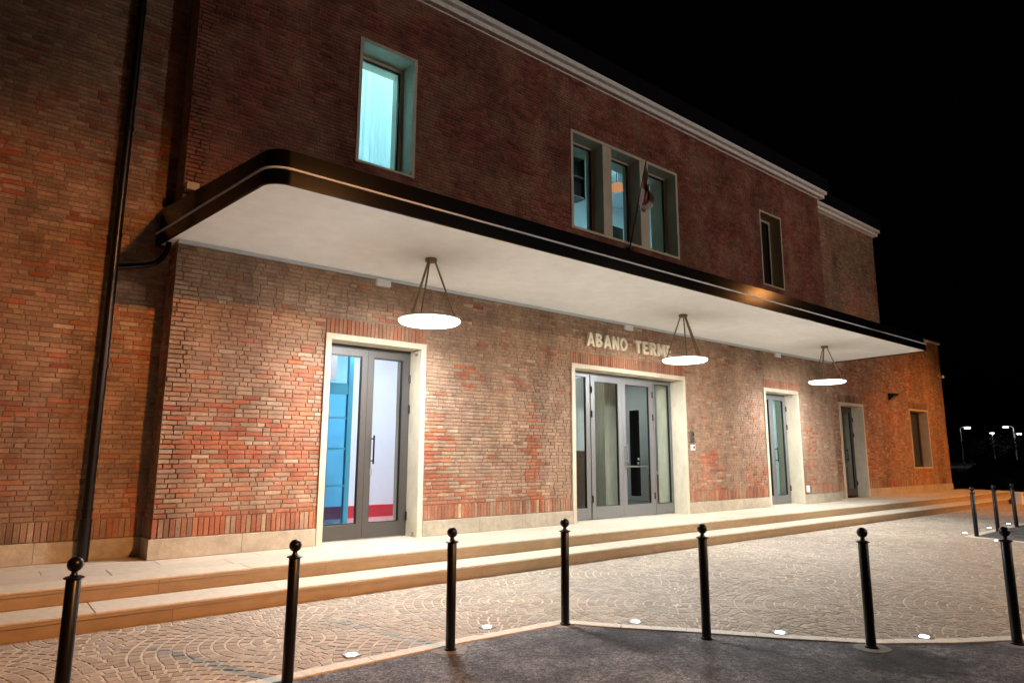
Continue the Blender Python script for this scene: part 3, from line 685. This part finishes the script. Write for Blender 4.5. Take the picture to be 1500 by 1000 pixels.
m = MB(); m.box(13.085, 13.155, 11.09, 11.0995, 1.50, 1.56); m.box(13.08, 13.14, 11.09, 11.0995, 1.40, 1.45); m.build('screen', 'white', pan)
m = MB(); m.cbox(13.35, 14.1, 10.6, 11.0, PZ+.005, 1.15, .01); cab = m.build('cabinet', 'wood', bld)
m = MB(); m.box(13.45, 13.75, 10.62, 10.9, 1.151, 1.19); m.box(13.6, 13.9, 10.66, 10.95, 1.191, 1.23); m.build('papers', 'white', cab)
panel(10.2, 11.4, 10.3, 11.0, 3.9, 'dimpanel', None, 'dim ceiling light inside the main entrance lobby')
room(15.4, 19.6, YI, 12.5, PZ+.004, 3.9, 'greywall', 'greyfloor', 'inwall')
m = MB(); n = 60
for i in range(n+1):
    x = 16.05 + 1.6*i/n; yy = Y0+0.62 + 0.02*math.sin(i*1.3); m.v += [(x, yy, PZ+.03), (x, yy, 3.3)]; m.c += [(1, 1, 1)]*2
for i in range(n): m.f.append((2*i, 2*i+2, 2*i+3, 2*i+1))
m.build('curtain', 'curtain', bld, smooth=0)
panel(12.9, 14.2, 12.2, 13.6, 3.9, 'dimpanel', None, 'dim ceiling light deep in the lobby beyond the concrete column')
panel(17.0, 18.2, 10.6, 11.6, 3.9, 'dimpanel', None, 'dim ceiling light behind the glazed side door with pale blind')
room(20.2, 24.4, YW+.76, 13.5, PZ+.004, 3.7, 'greywall', 'greyfloor', 'greywall')
room(25.2, 29.8, YW+.76, 13.5, PZ+.004, 3.7, 'greywall', 'greyfloor', 'greywall')
# lift behind the left door
lift = empty('lift_cabin', (4.52, 11.3, PZ+.004), 'blue framed glass lift cabin inside the left doorway', 'lift')
m = MB()
for x in (-0.75, 0.80):
    for yy in (0, 1.2): m.cbox(x, x+.09, yy, yy+.09, 0.02, 3.3, .004)
m.box(-.66, .80, .01, .08, 2.35, 2.55); m.box(-.66, .80, .01, .08, 3.15, 3.28); m.build('frame', 'blue', lift)
m = MB(); m.box(-.66, .80, .03, .05, 0.0, 2.35); m.build('door_glass', 'blueglass', lift)
m = MB(); m.box(-.72, .86, 1.1, 1.15, 0.0, 3.3); m.build('back_panel', 'liftback', lift)
for z_ in (0.7, 1.35, 1.9):
    m = MB(); m.box(-.66, .80, .022, .0295, z_, z_+.035); m.build('glazing_bar', 'blue', lift)
m = MB(); m.box(0.815, 0.835, .1, 1.15, 0.0, 3.3); m.build('side_glass', 'blueglass', lift)
m = MB(); m.tube([(.30, -.08, 0.02), (.30, -.08, 2.3)], .035, 12); m.build('grab_rail', 'steel', lift, smooth=40)
m = MB(); m.box(-.4, .55, .0, .0095, 2.6, 3.1); m.build('display_panel', 'inwall', lift)
sw = MB(); sw.cbox(5.98, 6.10, 12.735, 12.745, 1.45, 1.57, .002)
# the switch plate on the white wall
o = sw.build('switch_plate', 'black', bld); m = MB(); m.box(6.01, 6.07, 12.730, 12.7345, 1.48, 1.54); m.build('rocker', 'white', o)
# upper rooms
room(3.4, 7.6, YI, 13.0, 5.3, 9.2, 'inwall', 'inwall', 'inwall')
m = MB(); n = 90
for i in range(n+1):
    x = 4.1 + 1.9*i/n; yy = YI+0.02 + 0.03*math.sin(i*0.95) + 0.012*math.sin(i*2.1+1); m.v += [(x, yy, 5.6), (x, yy, 8.9)]; m.c += [(1, 1, 1)]*2
for i in range(n): m.f.append((2*i, 2*i+2, 2*i+3, 2*i+1))
m.build('curtain', 'curtain', bld, smooth=0)
panel(4.4, 6.4, 10.6, 11.8, 9.2, 'cyanpanel', None, 'cyan tinted ceiling light behind the curtained upper window')
room(8.2, 15.6, YI, 13.2, 5.3, 9.2, 'inwall', 'inwall', 'inwall')
panel(12.4, 14.6, 10.12, 10.55, 9.2, 'cyandim', None, 'cyan tinted ceiling light behind the triple upper window')
sh = empty('wall_cupboard', (10.52, 10.6, 7.66), 'dark open-shelved cupboard hanging behind the first pane of the triple window', 'cupboard')
m = MB(); m.box(-.34, .34, .30, .32, 0, 1.53); m.box(-.34, -.31, 0, .2995, 0, 1.53); m.box(.31, .34, 0, .2995, 0, 1.53); m.build('carcass', 'black', sh)
for z in (0.0, 0.5, 1.0, 1.5):
    m = MB(); m.box(-.309, .309, 0.005, .299, z, z+.03); m.build('shelf', 'greywall', sh)
    if z < 1.4: m = MB(); m.box(-.29, .25, .04, .28, z+.031, z+.40); m.build('box_file', 'black', sh)
cb = empty('dark_cabinet', (11.86, 10.6, 5.304), 'dark cabinet standing low behind the middle pane of the triple window', 'cabinet')
m = MB(); m.cbox(-.32, .32, 0, .4, 0.0, 1.92, .01); m.build('body', 'black', cb)
m = MB(); m.box(-.31, .31, -.012, -.001, 0.8, 1.85); m.build('door_panel', 'black', cb)
lp = empty('wall_lamp', (12.02, 10.62, 8.28), 'small warm glowing lamp behind the middle upper pane', 'lamp')
m = MB(); m.lathe([(.08, -.10), (.19, -.07), (.20, .02), (.12, .09), (.02, .10)], 16); m.build('shade', 'warmglow', lp, smooth=60)
m = MB(); m.tube([(0, 0, .10), (0, 0, .9)], .012, 8); m.build('stem', 'black', lp)
pb = empty('notice_board', (11.86, 10.75, 8.42), 'black notice board above the glowing lamp behind the middle pane', 'board')
m = MB(); m.box(-.36, .36, 0, .03, 0, .7); m.build('panel', 'black', pb)
m = MB(); m.box(-.38, .38, .0305, .05, -.02, .72); m.build('frame', 'black', pb)
room(15.8, 19.5, YI, 12.5, 5.3, 9.2, 'greywall', 'greyfloor', 'greywall')

# downpipe with brackets, canopy drain
m = MB(); PX, PY = 1.205, 9.585
m.tube([(PX, PY, PZ+.002), (PX, PY, 9.3), (PX, PY-.02, 9.45), (PX, PY-.06, 9.75)], .055, 16); dp = m.build('downpipe', 'pipe', bld, smooth=40)
for z in (0.95, 2.69, 4.4, 5.87, 7.6):
    m = MB(); m.tube([(PX, PY, z-.02), (PX, PY, z+.02)], .064, 16); m.box(PX-.012, PX+.012, PY+.05, YW-.002, z-.012, z+.012); m.build('bracket', 'pipe', dp, smooth=40)
m = MB(); m.tube([(PX, PY, PZ+.004), (PX, PY, PZ+.5)], .066, 16); m.build('shoe', 'pipe', dp, smooth=40)
m = MB(); pts = []
P0, P1, P2, P3 = Vector((1.79, 9.46, 4.40)), Vector((1.76, 9.56, 4.02)), Vector((1.60, 9.585, 4.09)), Vector((1.22, 9.585, 3.97))
for i in range(13):
    t = i/12; pts.append(tuple(P0*(1-t)**3 + P1*3*t*(1-t)**2 + P2*3*t*t*(1-t) + P3*t**3))
m.tube(pts, .036, 12); m.build('drain_pipe', 'pipe', dp, smooth=40)

# ------------------------------------------------------------------ station name lettering
sign = empty('station_name', (9.39, Y0, 3.78), 'raised cream letters ABANO TERME on brick over the main entrance', 'sign')
def arc(cx, cy, rx, ry, a0, a1, n=10): return [(cx+rx*math.cos(math.radians(a0+(a1-a0)*i/n)), cy+ry*math.sin(math.radians(a0+(a1-a0)*i/n))) for i in range(n+1)]
def glyph(ch):
    s = .2
    if ch == 'A': return [[(0, 0), (.31, 1), (.51, 1), (.82, 0), (.61, 0), (.56, .18), (.26, .18), (.21, 0)], [(.31, .35), (.51, .35), (.41, .72)]]
    if ch == 'B': return [[(0, 0), (0, 1)] + arc(.34, .765, .27, .235, 90, -75) + arc(.36, .275, .32, .275, 70, -90), [(.2, .18), (.34, .18)] + arc(.34, .3, .12, .12, -90, 90) + [(.2, .42)], [(.2, .6), (.32, .6)] + arc(.32, .71, .11, .11, -90, 90) + [(.2, .82)]]
    if ch == 'N': return [[(0, 0), (0, 1), (.2, 1), (.52, .4), (.52, 1), (.72, 1), (.72, 0), (.52, 0), (.2, .6), (.2, 0)]]
    if ch == 'O': return [arc(.42, .5, .42, .5, 0, 348, 28), arc(.42, .5, .21, .30, 0, 348, 28)]
    if ch == 'T': return [[(.28, 0), (.28, .81), (0, .81), (0, 1), (.76, 1), (.76, .81), (.48, .81), (.48, 0)]]
    if ch == 'E': return [[(0, 0), (0, 1), (.6, 1), (.6, .82), (.2, .82), (.2, .59), (.55, .59), (.55, .41), (.2, .41), (.2, .18), (.62, .18), (.62, 0)]]
    if ch == 'R': return [[(0, 0), (0, 1)] + arc(.38, .71, .3, .29, 90, -70) + [(.74, 0), (.5, 0), (.32, .4), (.2, .4), (.2, 0)], [(.2, .57), (.36, .57)] + arc(.36, .695, .12, .125, -90, 90) + [(.2, .82)]]
    if ch == 'M': return [[(0, 0), (0, 1), (.2, 1), (.44, .5), (.68, 1), (.88, 1), (.88, 0), (.68, 0), (.68, .58), (.44, .12), (.2, .58), (.2, 0)]]
gmesh = {}
def letter_mesh(ch):
    cu = bpy.data.curves.new('letter', 'CURVE'); cu.dimensions = '2D'; cu.fill_mode = 'BOTH'; cu.extrude = 0.03; cu.bevel_depth = 0.003; cu.bevel_resolution = 0
    for pl in glyph(ch):
        sp = cu.splines.new('POLY'); sp.points.add(len(pl)-1); sp.use_cyclic_u = True
        for q, (x, y) in zip(sp.points, pl): q.co = (x*0.27, y*0.27, 0, 1)
    t = bpy.data.objects.new('tmp', cu); col.objects.link(t); dg = bpy.context.evaluated_depsgraph_get(); dg.update()
    me = bpy.data.meshes.new_from_object(t.evaluated_get(dg)); me.materials.clear(); me.materials.append(M['letter'])
    bpy.data.objects.remove(t); me.transform(Matrix.Rotation(math.pi/2, 4, 'X')); return me
for ch, x in zip('ABANOTERME', (9.39, 9.65, 9.88, 10.14, 10.37, 10.86, 11.12, 11.36, 11.62, 11.91)):
    if ch not in gmesh: gmesh[ch] = letter_mesh(ch)
    link('letter', gmesh[ch], sign, (x-9.39, -0.045, 0))

# ------------------------------------------------------------------ pendant lamps under the canopy
def pendant():
    o = empty('pendant_lamp', (0, 0, ZS))
    m = MB(); m.lathe([(.085, 0), (.085, -.045), (.075, -.05), (.01, -.05)], 20); m.build('ceiling_rose', 'bronze', o, smooth=40)
    for t, r in ((-159, .013), (81, .013), (-39, .013)):
        a = math.radians(t); m = MB(); m.tube([(.06*math.cos(a), .06*math.sin(a), -.045), (.37*math.cos(a), .37*math.sin(a), -.885)], r, 8); m.build('rod', 'bronze', o, smooth=40)
    a = math.radians(-166); m = MB(); m.tube([(.05*math.cos(a), .05*math.sin(a), -.045), (.35*math.cos(a), .35*math.sin(a), -.888)], .018, 8); m.build('cable_sleeve', 'bronze', o, smooth=40)
    m = MB(); m.lathe([(.22, -.868), (.40, -.883), (.438, -.897), (.443, -.906), (.432, -.909)], 48); m.build('shade', 'bronze', o, smooth=40)
    m = MB(); m.lathe([(.434, -.9095), (.432, -.926), (.40, -.950), (.02, -.976)], 48); m.build('diffuser', 'lampglass', o, smooth=60)
    return o
p0 = pendant()
PL = [((4.88, 7.86, ZS), 'white disc pendant lamp hanging before the left door with red-skirted room'), ((10.82, 7.90, ZS), 'white disc pendant lamp hanging before the last letter over the main entrance'), ((16.76, 7.94, ZS), 'white disc pendant lamp hanging before the side door with pale blind')]
for i, (loc, lab) in enumerate(PL):
    o = p0 if i == 0 else copy_tree(p0); o.location = loc; prop(o, lab, 'pendant lamp', 'pendant lamps under the canopy')
    o.rotation_euler.z = (0, math.radians(68), math.radians(-9))[i]

# small fixtures on the walls
for x, lab in ((4.85, 'small white emergency light box under the canopy above the left door'), (10.70, 'small white emergency light box under the canopy above the station lettering'), (16.75, 'small white emergency light box under the canopy above the pale-blind door')):
    o = empty('emergency_light', (x, Y0, 4.30), lab, 'light box', 'emergency light boxes under the canopy')
    m = MB(); m.cbox(-.12, .12, -.06, -.004, -.055, .055, .006); m.build('housing', 'white', o)
    m = MB(); m.box(-.10, .10, -.064, -.0605, -.04, .03); m.build('lens', 'inwall', o)
o = empty('intercom', (12.80, Y0, 2.02), 'steel intercom panel on brick beside the main entrance', 'intercom')
m = MB(); m.cbox(-.055, .055, -.035, -.004, -.12, .14, .004); m.build('housing', 'steel', o)
m = MB(); m.box(-.005, .045, -.039, -.0355, .04, .12); m.build('speaker_grille', 'black', o)
for z in (-.03, -.08):
    m = MB(); m.tube([(.02, -.035, z), (.02, -.043, z)], .014, 10); m.build('button', 'black', o)
o = empty('card_reader', (12.81, Y0, 1.80), 'small square white reader below the intercom beside the main entrance', 'card reader')
m = MB(); m.cbox(-.065, .065, -.04, -.004, -.065, .065, .005); m.build('housing', 'white', o)
m = MB(); m.cbox(-.01, .04, -.046, -.0405, -.02, .03, .002); m.build('sensor', 'black', o)
o = empty('wall_tap', (17.94, Y0, 0.74), 'small white box with looped pipe low on brick beside the pale-blind door', 'tap')
m = MB(); m.cbox(-.09, .02, -.05, -.004, -.09, .09, .005); m.build('box', 'white', o)
m = MB(); m.tube([(.03, -.02, -.08)] + [(.08+.06*math.cos(math.radians(t)), -.03, .02+.06*math.sin(math.radians(t))) for t in range(180, -1, -30)] + [(.14, -.02, -.09)], .012, 8); m.build('pipe_loop', 'bronze', o, smooth=40)
o = empty('floodlight', (25.05, YW, 3.68), 'dark unlit wedge floodlight on orange-lit brick of the single-storey wing', 'floodlight')
m = MB(); v = [(-.17, -.004, .12), (.17, -.004, .12), (.17, -.24, .10), (-.17, -.24, .10), (-.13, -.004, -.12), (.13, -.004, -.12), (.16, -.22, .04), (-.16, -.22, .04)]
for f in ((0, 1, 2, 3), (4, 7, 6, 5), (0, 4, 5, 1), (3, 2, 6, 7), (0, 3, 7, 4), (1, 5, 6, 2)): m.quad([v[k] for k in f])
m.build('housing', 'black', o)
m = MB(); m.quad([(-.11, -.025, -.118), (.11, -.025, -.118), (.14, -.20, .018), (-.14, -.20, .018)]); m.build('lens', 'steel', o)
o = empty('security_camera', (29.9, YW, 4.78), 'small pale security camera near the far corner of the single-storey wing', 'camera')
m = MB(); m.cbox(-.05, .05, -.03, -.004, -.05, .05, .004); m.tube([(0, -.02, 0), (0, -.12, -.03)], .015, 8); m.build('bracket', 'white', o)
m = MB(); m.lathe([(.02, -.06), (.055, -.04), (.06, .0), (.04, .05), (.01, .06)], 14, (0, -.15, -.03)); m.build('dome', 'white', o, smooth=60)

# flag on a leaning staff
fl = empty('flag', (10.76, Y0, 6.04), 'drooping white and dark red flag on a black staff leaning from the triple window', 'flag')
tip = Vector((-0.03, -0.62, 1.86)); base = Vector((0, -0.06, 0))
m = MB(); m.tube([base, tip], [.018, .012], 10); m.build('staff', 'black', fl, smooth=40)
m = MB(); m.cbox(-.05, .05, -.12, -.003, -.11, .05, .01); m.build('socket', 'black', fl)
m = MB(); nu, nv = 14, 26
for j in range(nv+1):
    t = j/nv
    for i in range(nu+1):
        s = i/nu
        top = tip.lerp(base, 0.02 + 0.46*s)          # hoist along the staff
        width = 0.16 + 0.30*math.sin(min(1, s*1.15)*math.pi)**0.8
        x = top.x + t*width*(0.35+0.75*s); z = top.z - t*(0.10 + 0.42*(1-s*0.75))
        yy = top.y - 0.015 + 0.05*math.sin(t*9 + s*3)*t + 0.02*math.sin(s*14)*t
        m.v.append((x, yy, z))
        e = min(t, 1-t, 1.0) ; d = math.hypot((t-.52)*1.5, (s-.55)*1.3)
        c = (0.60, 0.55, 0.50) if d > 0.42 else ((0.16, 0.02, 0.015) if d > 0.17 else (0.45, 0.24, 0.20))
        m.c.append(c)
for j in range(nv):
    for i in range(nu): a = j*(nu+1)+i; m.f.append((a, a+1, a+nu+2, a+nu+1))
M['flagcloth'] = mat('flag_cloth', (1, 1, 1), 0.9, attr=True)
m.build('cloth', 'flagcloth', fl, smooth=0, attr=True)

# ------------------------------------------------------------------ bollards
def bollard():
    o = empty('bollard')
    m = MB(); m.lathe([(.041, -.02), (.041, .868), (.038, .872), (.01, .872)], 24); m.build('post', 'bollard', o, smooth=40)
    m = MB(); m.lathe([(.052, 0), (.052, .012), (.043, .016)], 24); m.build('base_ring', 'bollard', o, smooth=40)
    m = MB(); m.lathe([(.02, .8725), (.056, .874), (.058, .880), (.050, .884), (.024, .892), (.017, .905), (.017, .918), (.01, .92)], 24); m.build('cap', 'bollard', o, smooth=40)
    m = MB(); m.lathe([(.045*math.sin(math.radians(t)), -.045*math.cos(math.radians(t))) for t in range(8, 180, 12)], 24, (0, 0, .957)); m.build('ball', 'bollard', o, smooth=0)
    return o
b0 = bollard()
NB = [(0.59, 4.95, 'black ball-topped bollard in front of the downpipe on the left wing'), (1.96, 4.95, 'black ball-topped bollard in front of the left door'),
      (3.36, 4.95, 'black ball-topped bollard on a pale footing before the wall between left door and main entrance'), (4.71, 4.96, 'black ball-topped bollard at the corner where the kerb turns'),
      (5.36, 3.80, 'black ball-topped bollard first along the curved kerb after its corner'), (6.24, 2.75, 'black ball-topped bollard midway along the curved kerb beside a dark asphalt stain'), (7.36, 1.99, 'black ball-topped bollard last along the near curved kerb'),
      (16.39, 4.92, 'black bollard at the corner of the far asphalt patch'), (17.85, 4.94, 'black bollard in the middle of the far row by the steps end'), (19.36, 4.98, 'black bollard at the far end of the row by the steps end')]
for i, (x, y, lab) in enumerate(NB):
    o = b0 if i == 0 else copy_tree(b0); o.location = (x, y, -0.004); o.rotation_euler.z = i*0.7; prop(o, lab, 'bollard', 'bollards along the kerb')
    o.rotation_euler.x = rnd.uniform(-.006, .006); o.rotation_euler.y = rnd.uniform(-.006, .006)
    if i in (2, 3, 5, 6):
        m = MB(); s_ = 0.15; P = [(s_*math.cos(t+.3)*rnd.uniform(.85, 1.15), s_*math.sin(t+.3)*rnd.uniform(.85, 1.15)) for t in [k*math.pi/5 for k in range(10)]]
        m.prism(P, -0.03, 0.0); m.build('footing', 'concrete', o)
# recessed ground lights
def uplight():
    o = empty('ground_light')
    m = MB(); m.cbox(-.062, .062, -.062, .062, -.03, .011, .003); m.build('frame', 'steel', o)
    m = MB(); m.lathe([(.042, .0112), (.040, .016), (.02, .019)], 20); m.build('lens', 'uplight', o, smooth=60)
    return o
u0 = uplight()
UL = [(2.62, 5.29), (4.02, 5.31), (5.29, 4.57), (6.03, 3.47), (6.93, 2.58), (16.75, 5.24), (18.40, 5.26), (19.9, 5.28), (15.75, 4.40), (1.25, 5.29)]
ULL = ['small square ground light between the bollards before the left door', 'small square ground light just before the kerb corner', 'small square ground light just after the kerb corner', 'small square ground light on the curve after its first bollard', 'small square ground light before the last near bollard on the curve', 'small square ground light beside the far patch corner bollard', 'small square ground light beside the middle far bollard', 'small square ground light beside the last far bollard', 'small square ground light on the side edge of the far asphalt patch', 'small square ground light between the first two bollards by the left wing']
for i, ((x, y), lab) in enumerate(zip(UL, ULL)):
    o = u0 if i == 0 else copy_tree(u0); o.location = (x, y, 0); o.rotation_euler.z = 0.0 if not 2 <= i <= 4 else -0.9; prop(o, lab, 'ground light', 'recessed ground lights along the kerb')

# ------------------------------------------------------------------ sodium street lamps (out of frame, behind the viewer) that light the left wing, risers and right wing, plus an added warm fill lamp
def street_lamp(loc, H, label, power, aim, size=1.25, blend=0.6, color=SODIUM, lens='sodium'):
    o = empty('street_lamp', loc, label, 'street lamp', 'sodium street lamps' if lens == 'sodium' else None)
    d = (Vector((aim[0]-loc[0], aim[1]-loc[1], 0))).normalized(); hx = d*1.3
    m = MB(); m.tube([(0, 0, -.02), (0, 0, 0.9), (0, 0, H-.2)], [.09, .07, .045], 14); m.tube([(0, 0, H-.3), tuple(hx*.3+Vector((0, 0, H))), tuple(hx+Vector((0, 0, H+.08)))], .03, 10); m.build('pole', 'doorgrey', o, smooth=40)
    hp = hx*1.25 + Vector((0, 0, H+.08))
    m = MB(); m.cbox(hp.x-.3, hp.x+.3, hp.y-.3, hp.y+.3, hp.z, hp.z+.14, .03); m.build('head', 'doorgrey', o)
    m = MB(); m.box(hp.x-.14, hp.x+.14, hp.y-.14, hp.y+.14, hp.z-.05, hp.z-.002); m.build('lens', lens, o)
    L = bpy.data.lights.new('lamp_light', 'SPOT'); L.energy = power; L.color = color; L.spot_size = size*2; L.spot_blend = blend; L.shadow_soft_size = 0.22 if lens != 'fill_lens' else 0.6
    lo = bpy.data.objects.new('lamp_light', L); col.objects.link(lo); lo.parent = o; lo.location = hp - Vector((0, 0, .09))
    dirv = Vector(aim) - Vector(loc) - Vector(lo.location); lo.rotation_euler = dirv.to_track_quat('-Z', 'Y').to_euler()
street_lamp((6.5, -7.6, -.015), 7.8, 'sodium street lamp standing across the road from the left wing', 5000, (0.3, 9.7, 0.1), 0.36, 0.9)
street_lamp((18.5, -6.5, -.015), 6.3, 'added warm white fill lamp, out of view across the road from the main entrance', 1900, (12.5, 3.4, 0.0), 0.60, 0.8, (1.0, 0.68, 0.42), 'fill_lens')  # added fill lamp, not a known source; brightens the cobbles and asphalt
street_lamp((26.9, -4.0, -.015), 8.75, 'sodium street lamp standing across the road from the right wing', 5600, (27.5, 7.8, 0.0), 0.52, 0.85)
street_lamp((20.0, -24.0, -.015), 9.5, 'white street lamp standing at the back of the forecourt', 6200, (14.0, 9.3, 8.0), 0.46, 0.8, (1.0, 0.91, 0.86), 'whitelens')

# ------------------------------------------------------------------ the dark beyond the right wing
def far_lamp(px, py, dist, H, label, arm):
    # direction from the pixel; distance from a usual lamp height over eye level
    d = CF + CR*((px-750)/FPX) - CU*((py-500)/FPX); d = d/ math.hypot(d.x, d.y); p = CP + d*dist
    H = p.z + 0.0
    o = empty('far_street_lamp', (p.x, p.y, -.015), label, 'street lamp', 'distant white street lamps')
    av = CR*arm; av.z = 0
    m = MB(); m.tube([(-av.x, -av.y, 0), (-av.x, -av.y, H*.5), (-av.x, -av.y, H-.1), (-av.x*.6, -av.y*.6, H+.15), (0, 0, H+.12)], [.12, .09, .07, .06, .05], 10); m.build('pole', 'white', o, smooth=40)
    m = MB(); m.cbox(-.45, .45, -.45, .45, H+.06, H+.2, .03); m.build('head', 'white', o)
    m = MB(); m.box(-.32, .32, -.32, .32, H-.15, H+.055); m.build('lens', 'farlamp', o)
    return o
far_lamp(1417, 626, 130, 0, 'brightest distant white street lamp beside the corner of the right wing', 1.2)
far_lamp(1453, 634, 190, 0, 'distant street lamp with a single upright pole', -0.1)
far_lamp(1473, 625, 150, 0, 'distant street lamp whose head hangs toward the building', -1.4)
far_lamp(1493, 635, 175, 0, 'distant street lamp with a short line of lights beside it', 1.0)
def tree(x, y, h, rad, n, label, seed):
    o = empty('tree', (x, y, -.015), label, 'tree', 'trees in the dark behind the station'); r = random.Random(seed)
    m = MB(); m.tube([(0, 0, 0), (.05, .03, h*.3), (.0, .08, h*.62)], [.16, .11, .05], 8)
    for k in range(6):
        a = k*1.05+r.random(); m.tube([(0, .05, h*(.3+.04*k)), (math.cos(a)*rad*.6, math.sin(a)*rad*.6, h*(.55+.06*k))], [.06, .02], 6)
    m.build('trunk', 'bark', o, smooth=40)
    m = MB(); cl = [(r.uniform(-1, 1)*rad*.7, r.uniform(-1, 1)*rad*.7, h*r.uniform(.42, .95), rad*r.uniform(.25, .5)) for _ in range(16)]
    for _ in range(n):
        c = r.choice(cl); d = Vector((r.gauss(0, 1), r.gauss(0, 1), r.gauss(0, .8))).normalized()*c[3]*r.random()**.4
        p = Vector(c[:3])+d; a = Vector((r.gauss(0, 1), r.gauss(0, 1), r.gauss(0, 1))).normalized()*.14; b_ = a.orthogonal().normalized()*.08
        m.quad([p-a, p-b_, p+a, p+b_])
    m.build('crown', 'leaf', o)
tree(72, 24, 5.5, 2.6, 1500, 'small dark leafy tree beyond the corner of the right wing', 1)
tree(150, 44.5, 5.0, 3.0, 1200, 'low leafy tree beneath the upright distant lamp', 2)
tree(120, 30.5, 4.6, 3.0, 1200, 'low leafy tree beneath the distant lamps past the far bollards', 3)

def car(loc, rz, label):
    o = empty('parked_car', loc, label, 'car'); o.rotation_euler.z = rz
    st = [(-2.05, .62, .32, .62, .66), (-1.95, .80, .22, .72, .80), (-1.3, .86, .20, .88, .94), (-.95, .87, .20, .93, 1.02), (-.35, .88, .20, .95, 1.42), (.5, .88, .20, .97, 1.47), (1.2, .87, .20, .97, 1.40), (1.75, .85, .22, .95, 1.10), (1.98, .80, .28, .90, .98), (2.05, .70, .36, .80, .84)]
    m = MB()
    for x, hw, zb, zw, zt in st:
        tw = hw*(0.80 if zt > 1.2 else 0.93); pr = [(-hw*.9, zb), (-hw, zb+.18), (-hw, zw-.08), (-hw*.97, zw), (-tw, zt-.04), (-tw*.85, zt), (tw*.85, zt), (tw, zt-.04), (hw*.97, zw), (hw, zw-.08), (hw, zb+.18), (hw*.9, zb)]
        m.v += [(x, yy, z) for yy, z in pr]; m.c += [(1, 1, 1)]*12
    for i in range(len(st)-1):
        for k in range(12): j = (k+1) % 12; m.f.append((i*12+k, (i+1)*12+k, (i+1)*12+j, i*12+j))
    m.f += [tuple(range(12)), tuple(reversed(range(108, 120)))]; body = m.build('body', 'carpaint', o, smooth=35)
    for s_ in (-1, 1):
        m = MB(); P = [(-.78, .885, 1.0), (-.30, .76, 1.36), (.5, .745, 1.40), (1.15, .745, 1.34), (1.55, .84, 1.02), (.4, .872, .99)]
        q = [(x, s_*(yy+.012), z) for x, yy, z in P]; m.quad(q if s_ < 0 else q[::-1]); m.build('side_window', 'carglass', body)
        for x in (-1.28, 1.30):
            wh = empty('wheel', (x, s_*.80, .31), parent=o)
            m = MB(); m.tube([(0, -.1, 0), (0, .1, 0)], .31, 24); m.build('tyre', 'tyre', wh, smooth=40)
            m = MB(); m.tube([(0, s_*.09, 0), (0, s_*.108, 0)], .2, 16); m.build('rim', 'steel', wh, smooth=40)
        m = MB(); m.lathe([(.02, -.05), (.09, -.03), (.09, .03), (.02, .05)], 12, (-1.97, s_*.58, .66)); m.build('headlight', 'steel', o, smooth=60)
        m = MB(); m.cbox(-.75, -.60, s_*.93-.06, s_*.93+.06, 1.0, 1.12, .02); m.build('mirror', 'carpaint', o)
    m = MB(); m.quad([(-.97, -.72, 1.03), (-.97, .72, 1.03), (-.38, .64, 1.405), (-.38, -.64, 1.405)]); m.v = [(x-.012, yy, z+.016) for x, yy, z in m.v]; m.build('windscreen', 'carglass', body)
    m = MB(); m.box(-2.075, -2.055, -.26, .26, .42, .53); m.build('number_plate', 'white', o)
car((42.5, 10.9, -.015), math.radians(155), 'dark car parked in the gloom beyond the right wing')
o = empty('marker_block', (28.5, 7.2, -.015), 'small white block standing by the end of the steps', 'block')
m = MB(); m.cbox(-.14, .14, -.14, .14, 0, .38, .02); m.build('block', 'white', o)
m = MB(); m.cbox(-.17, .17, -.17, .17, .3802, .43, .01); m.build('cap', 'white', o)
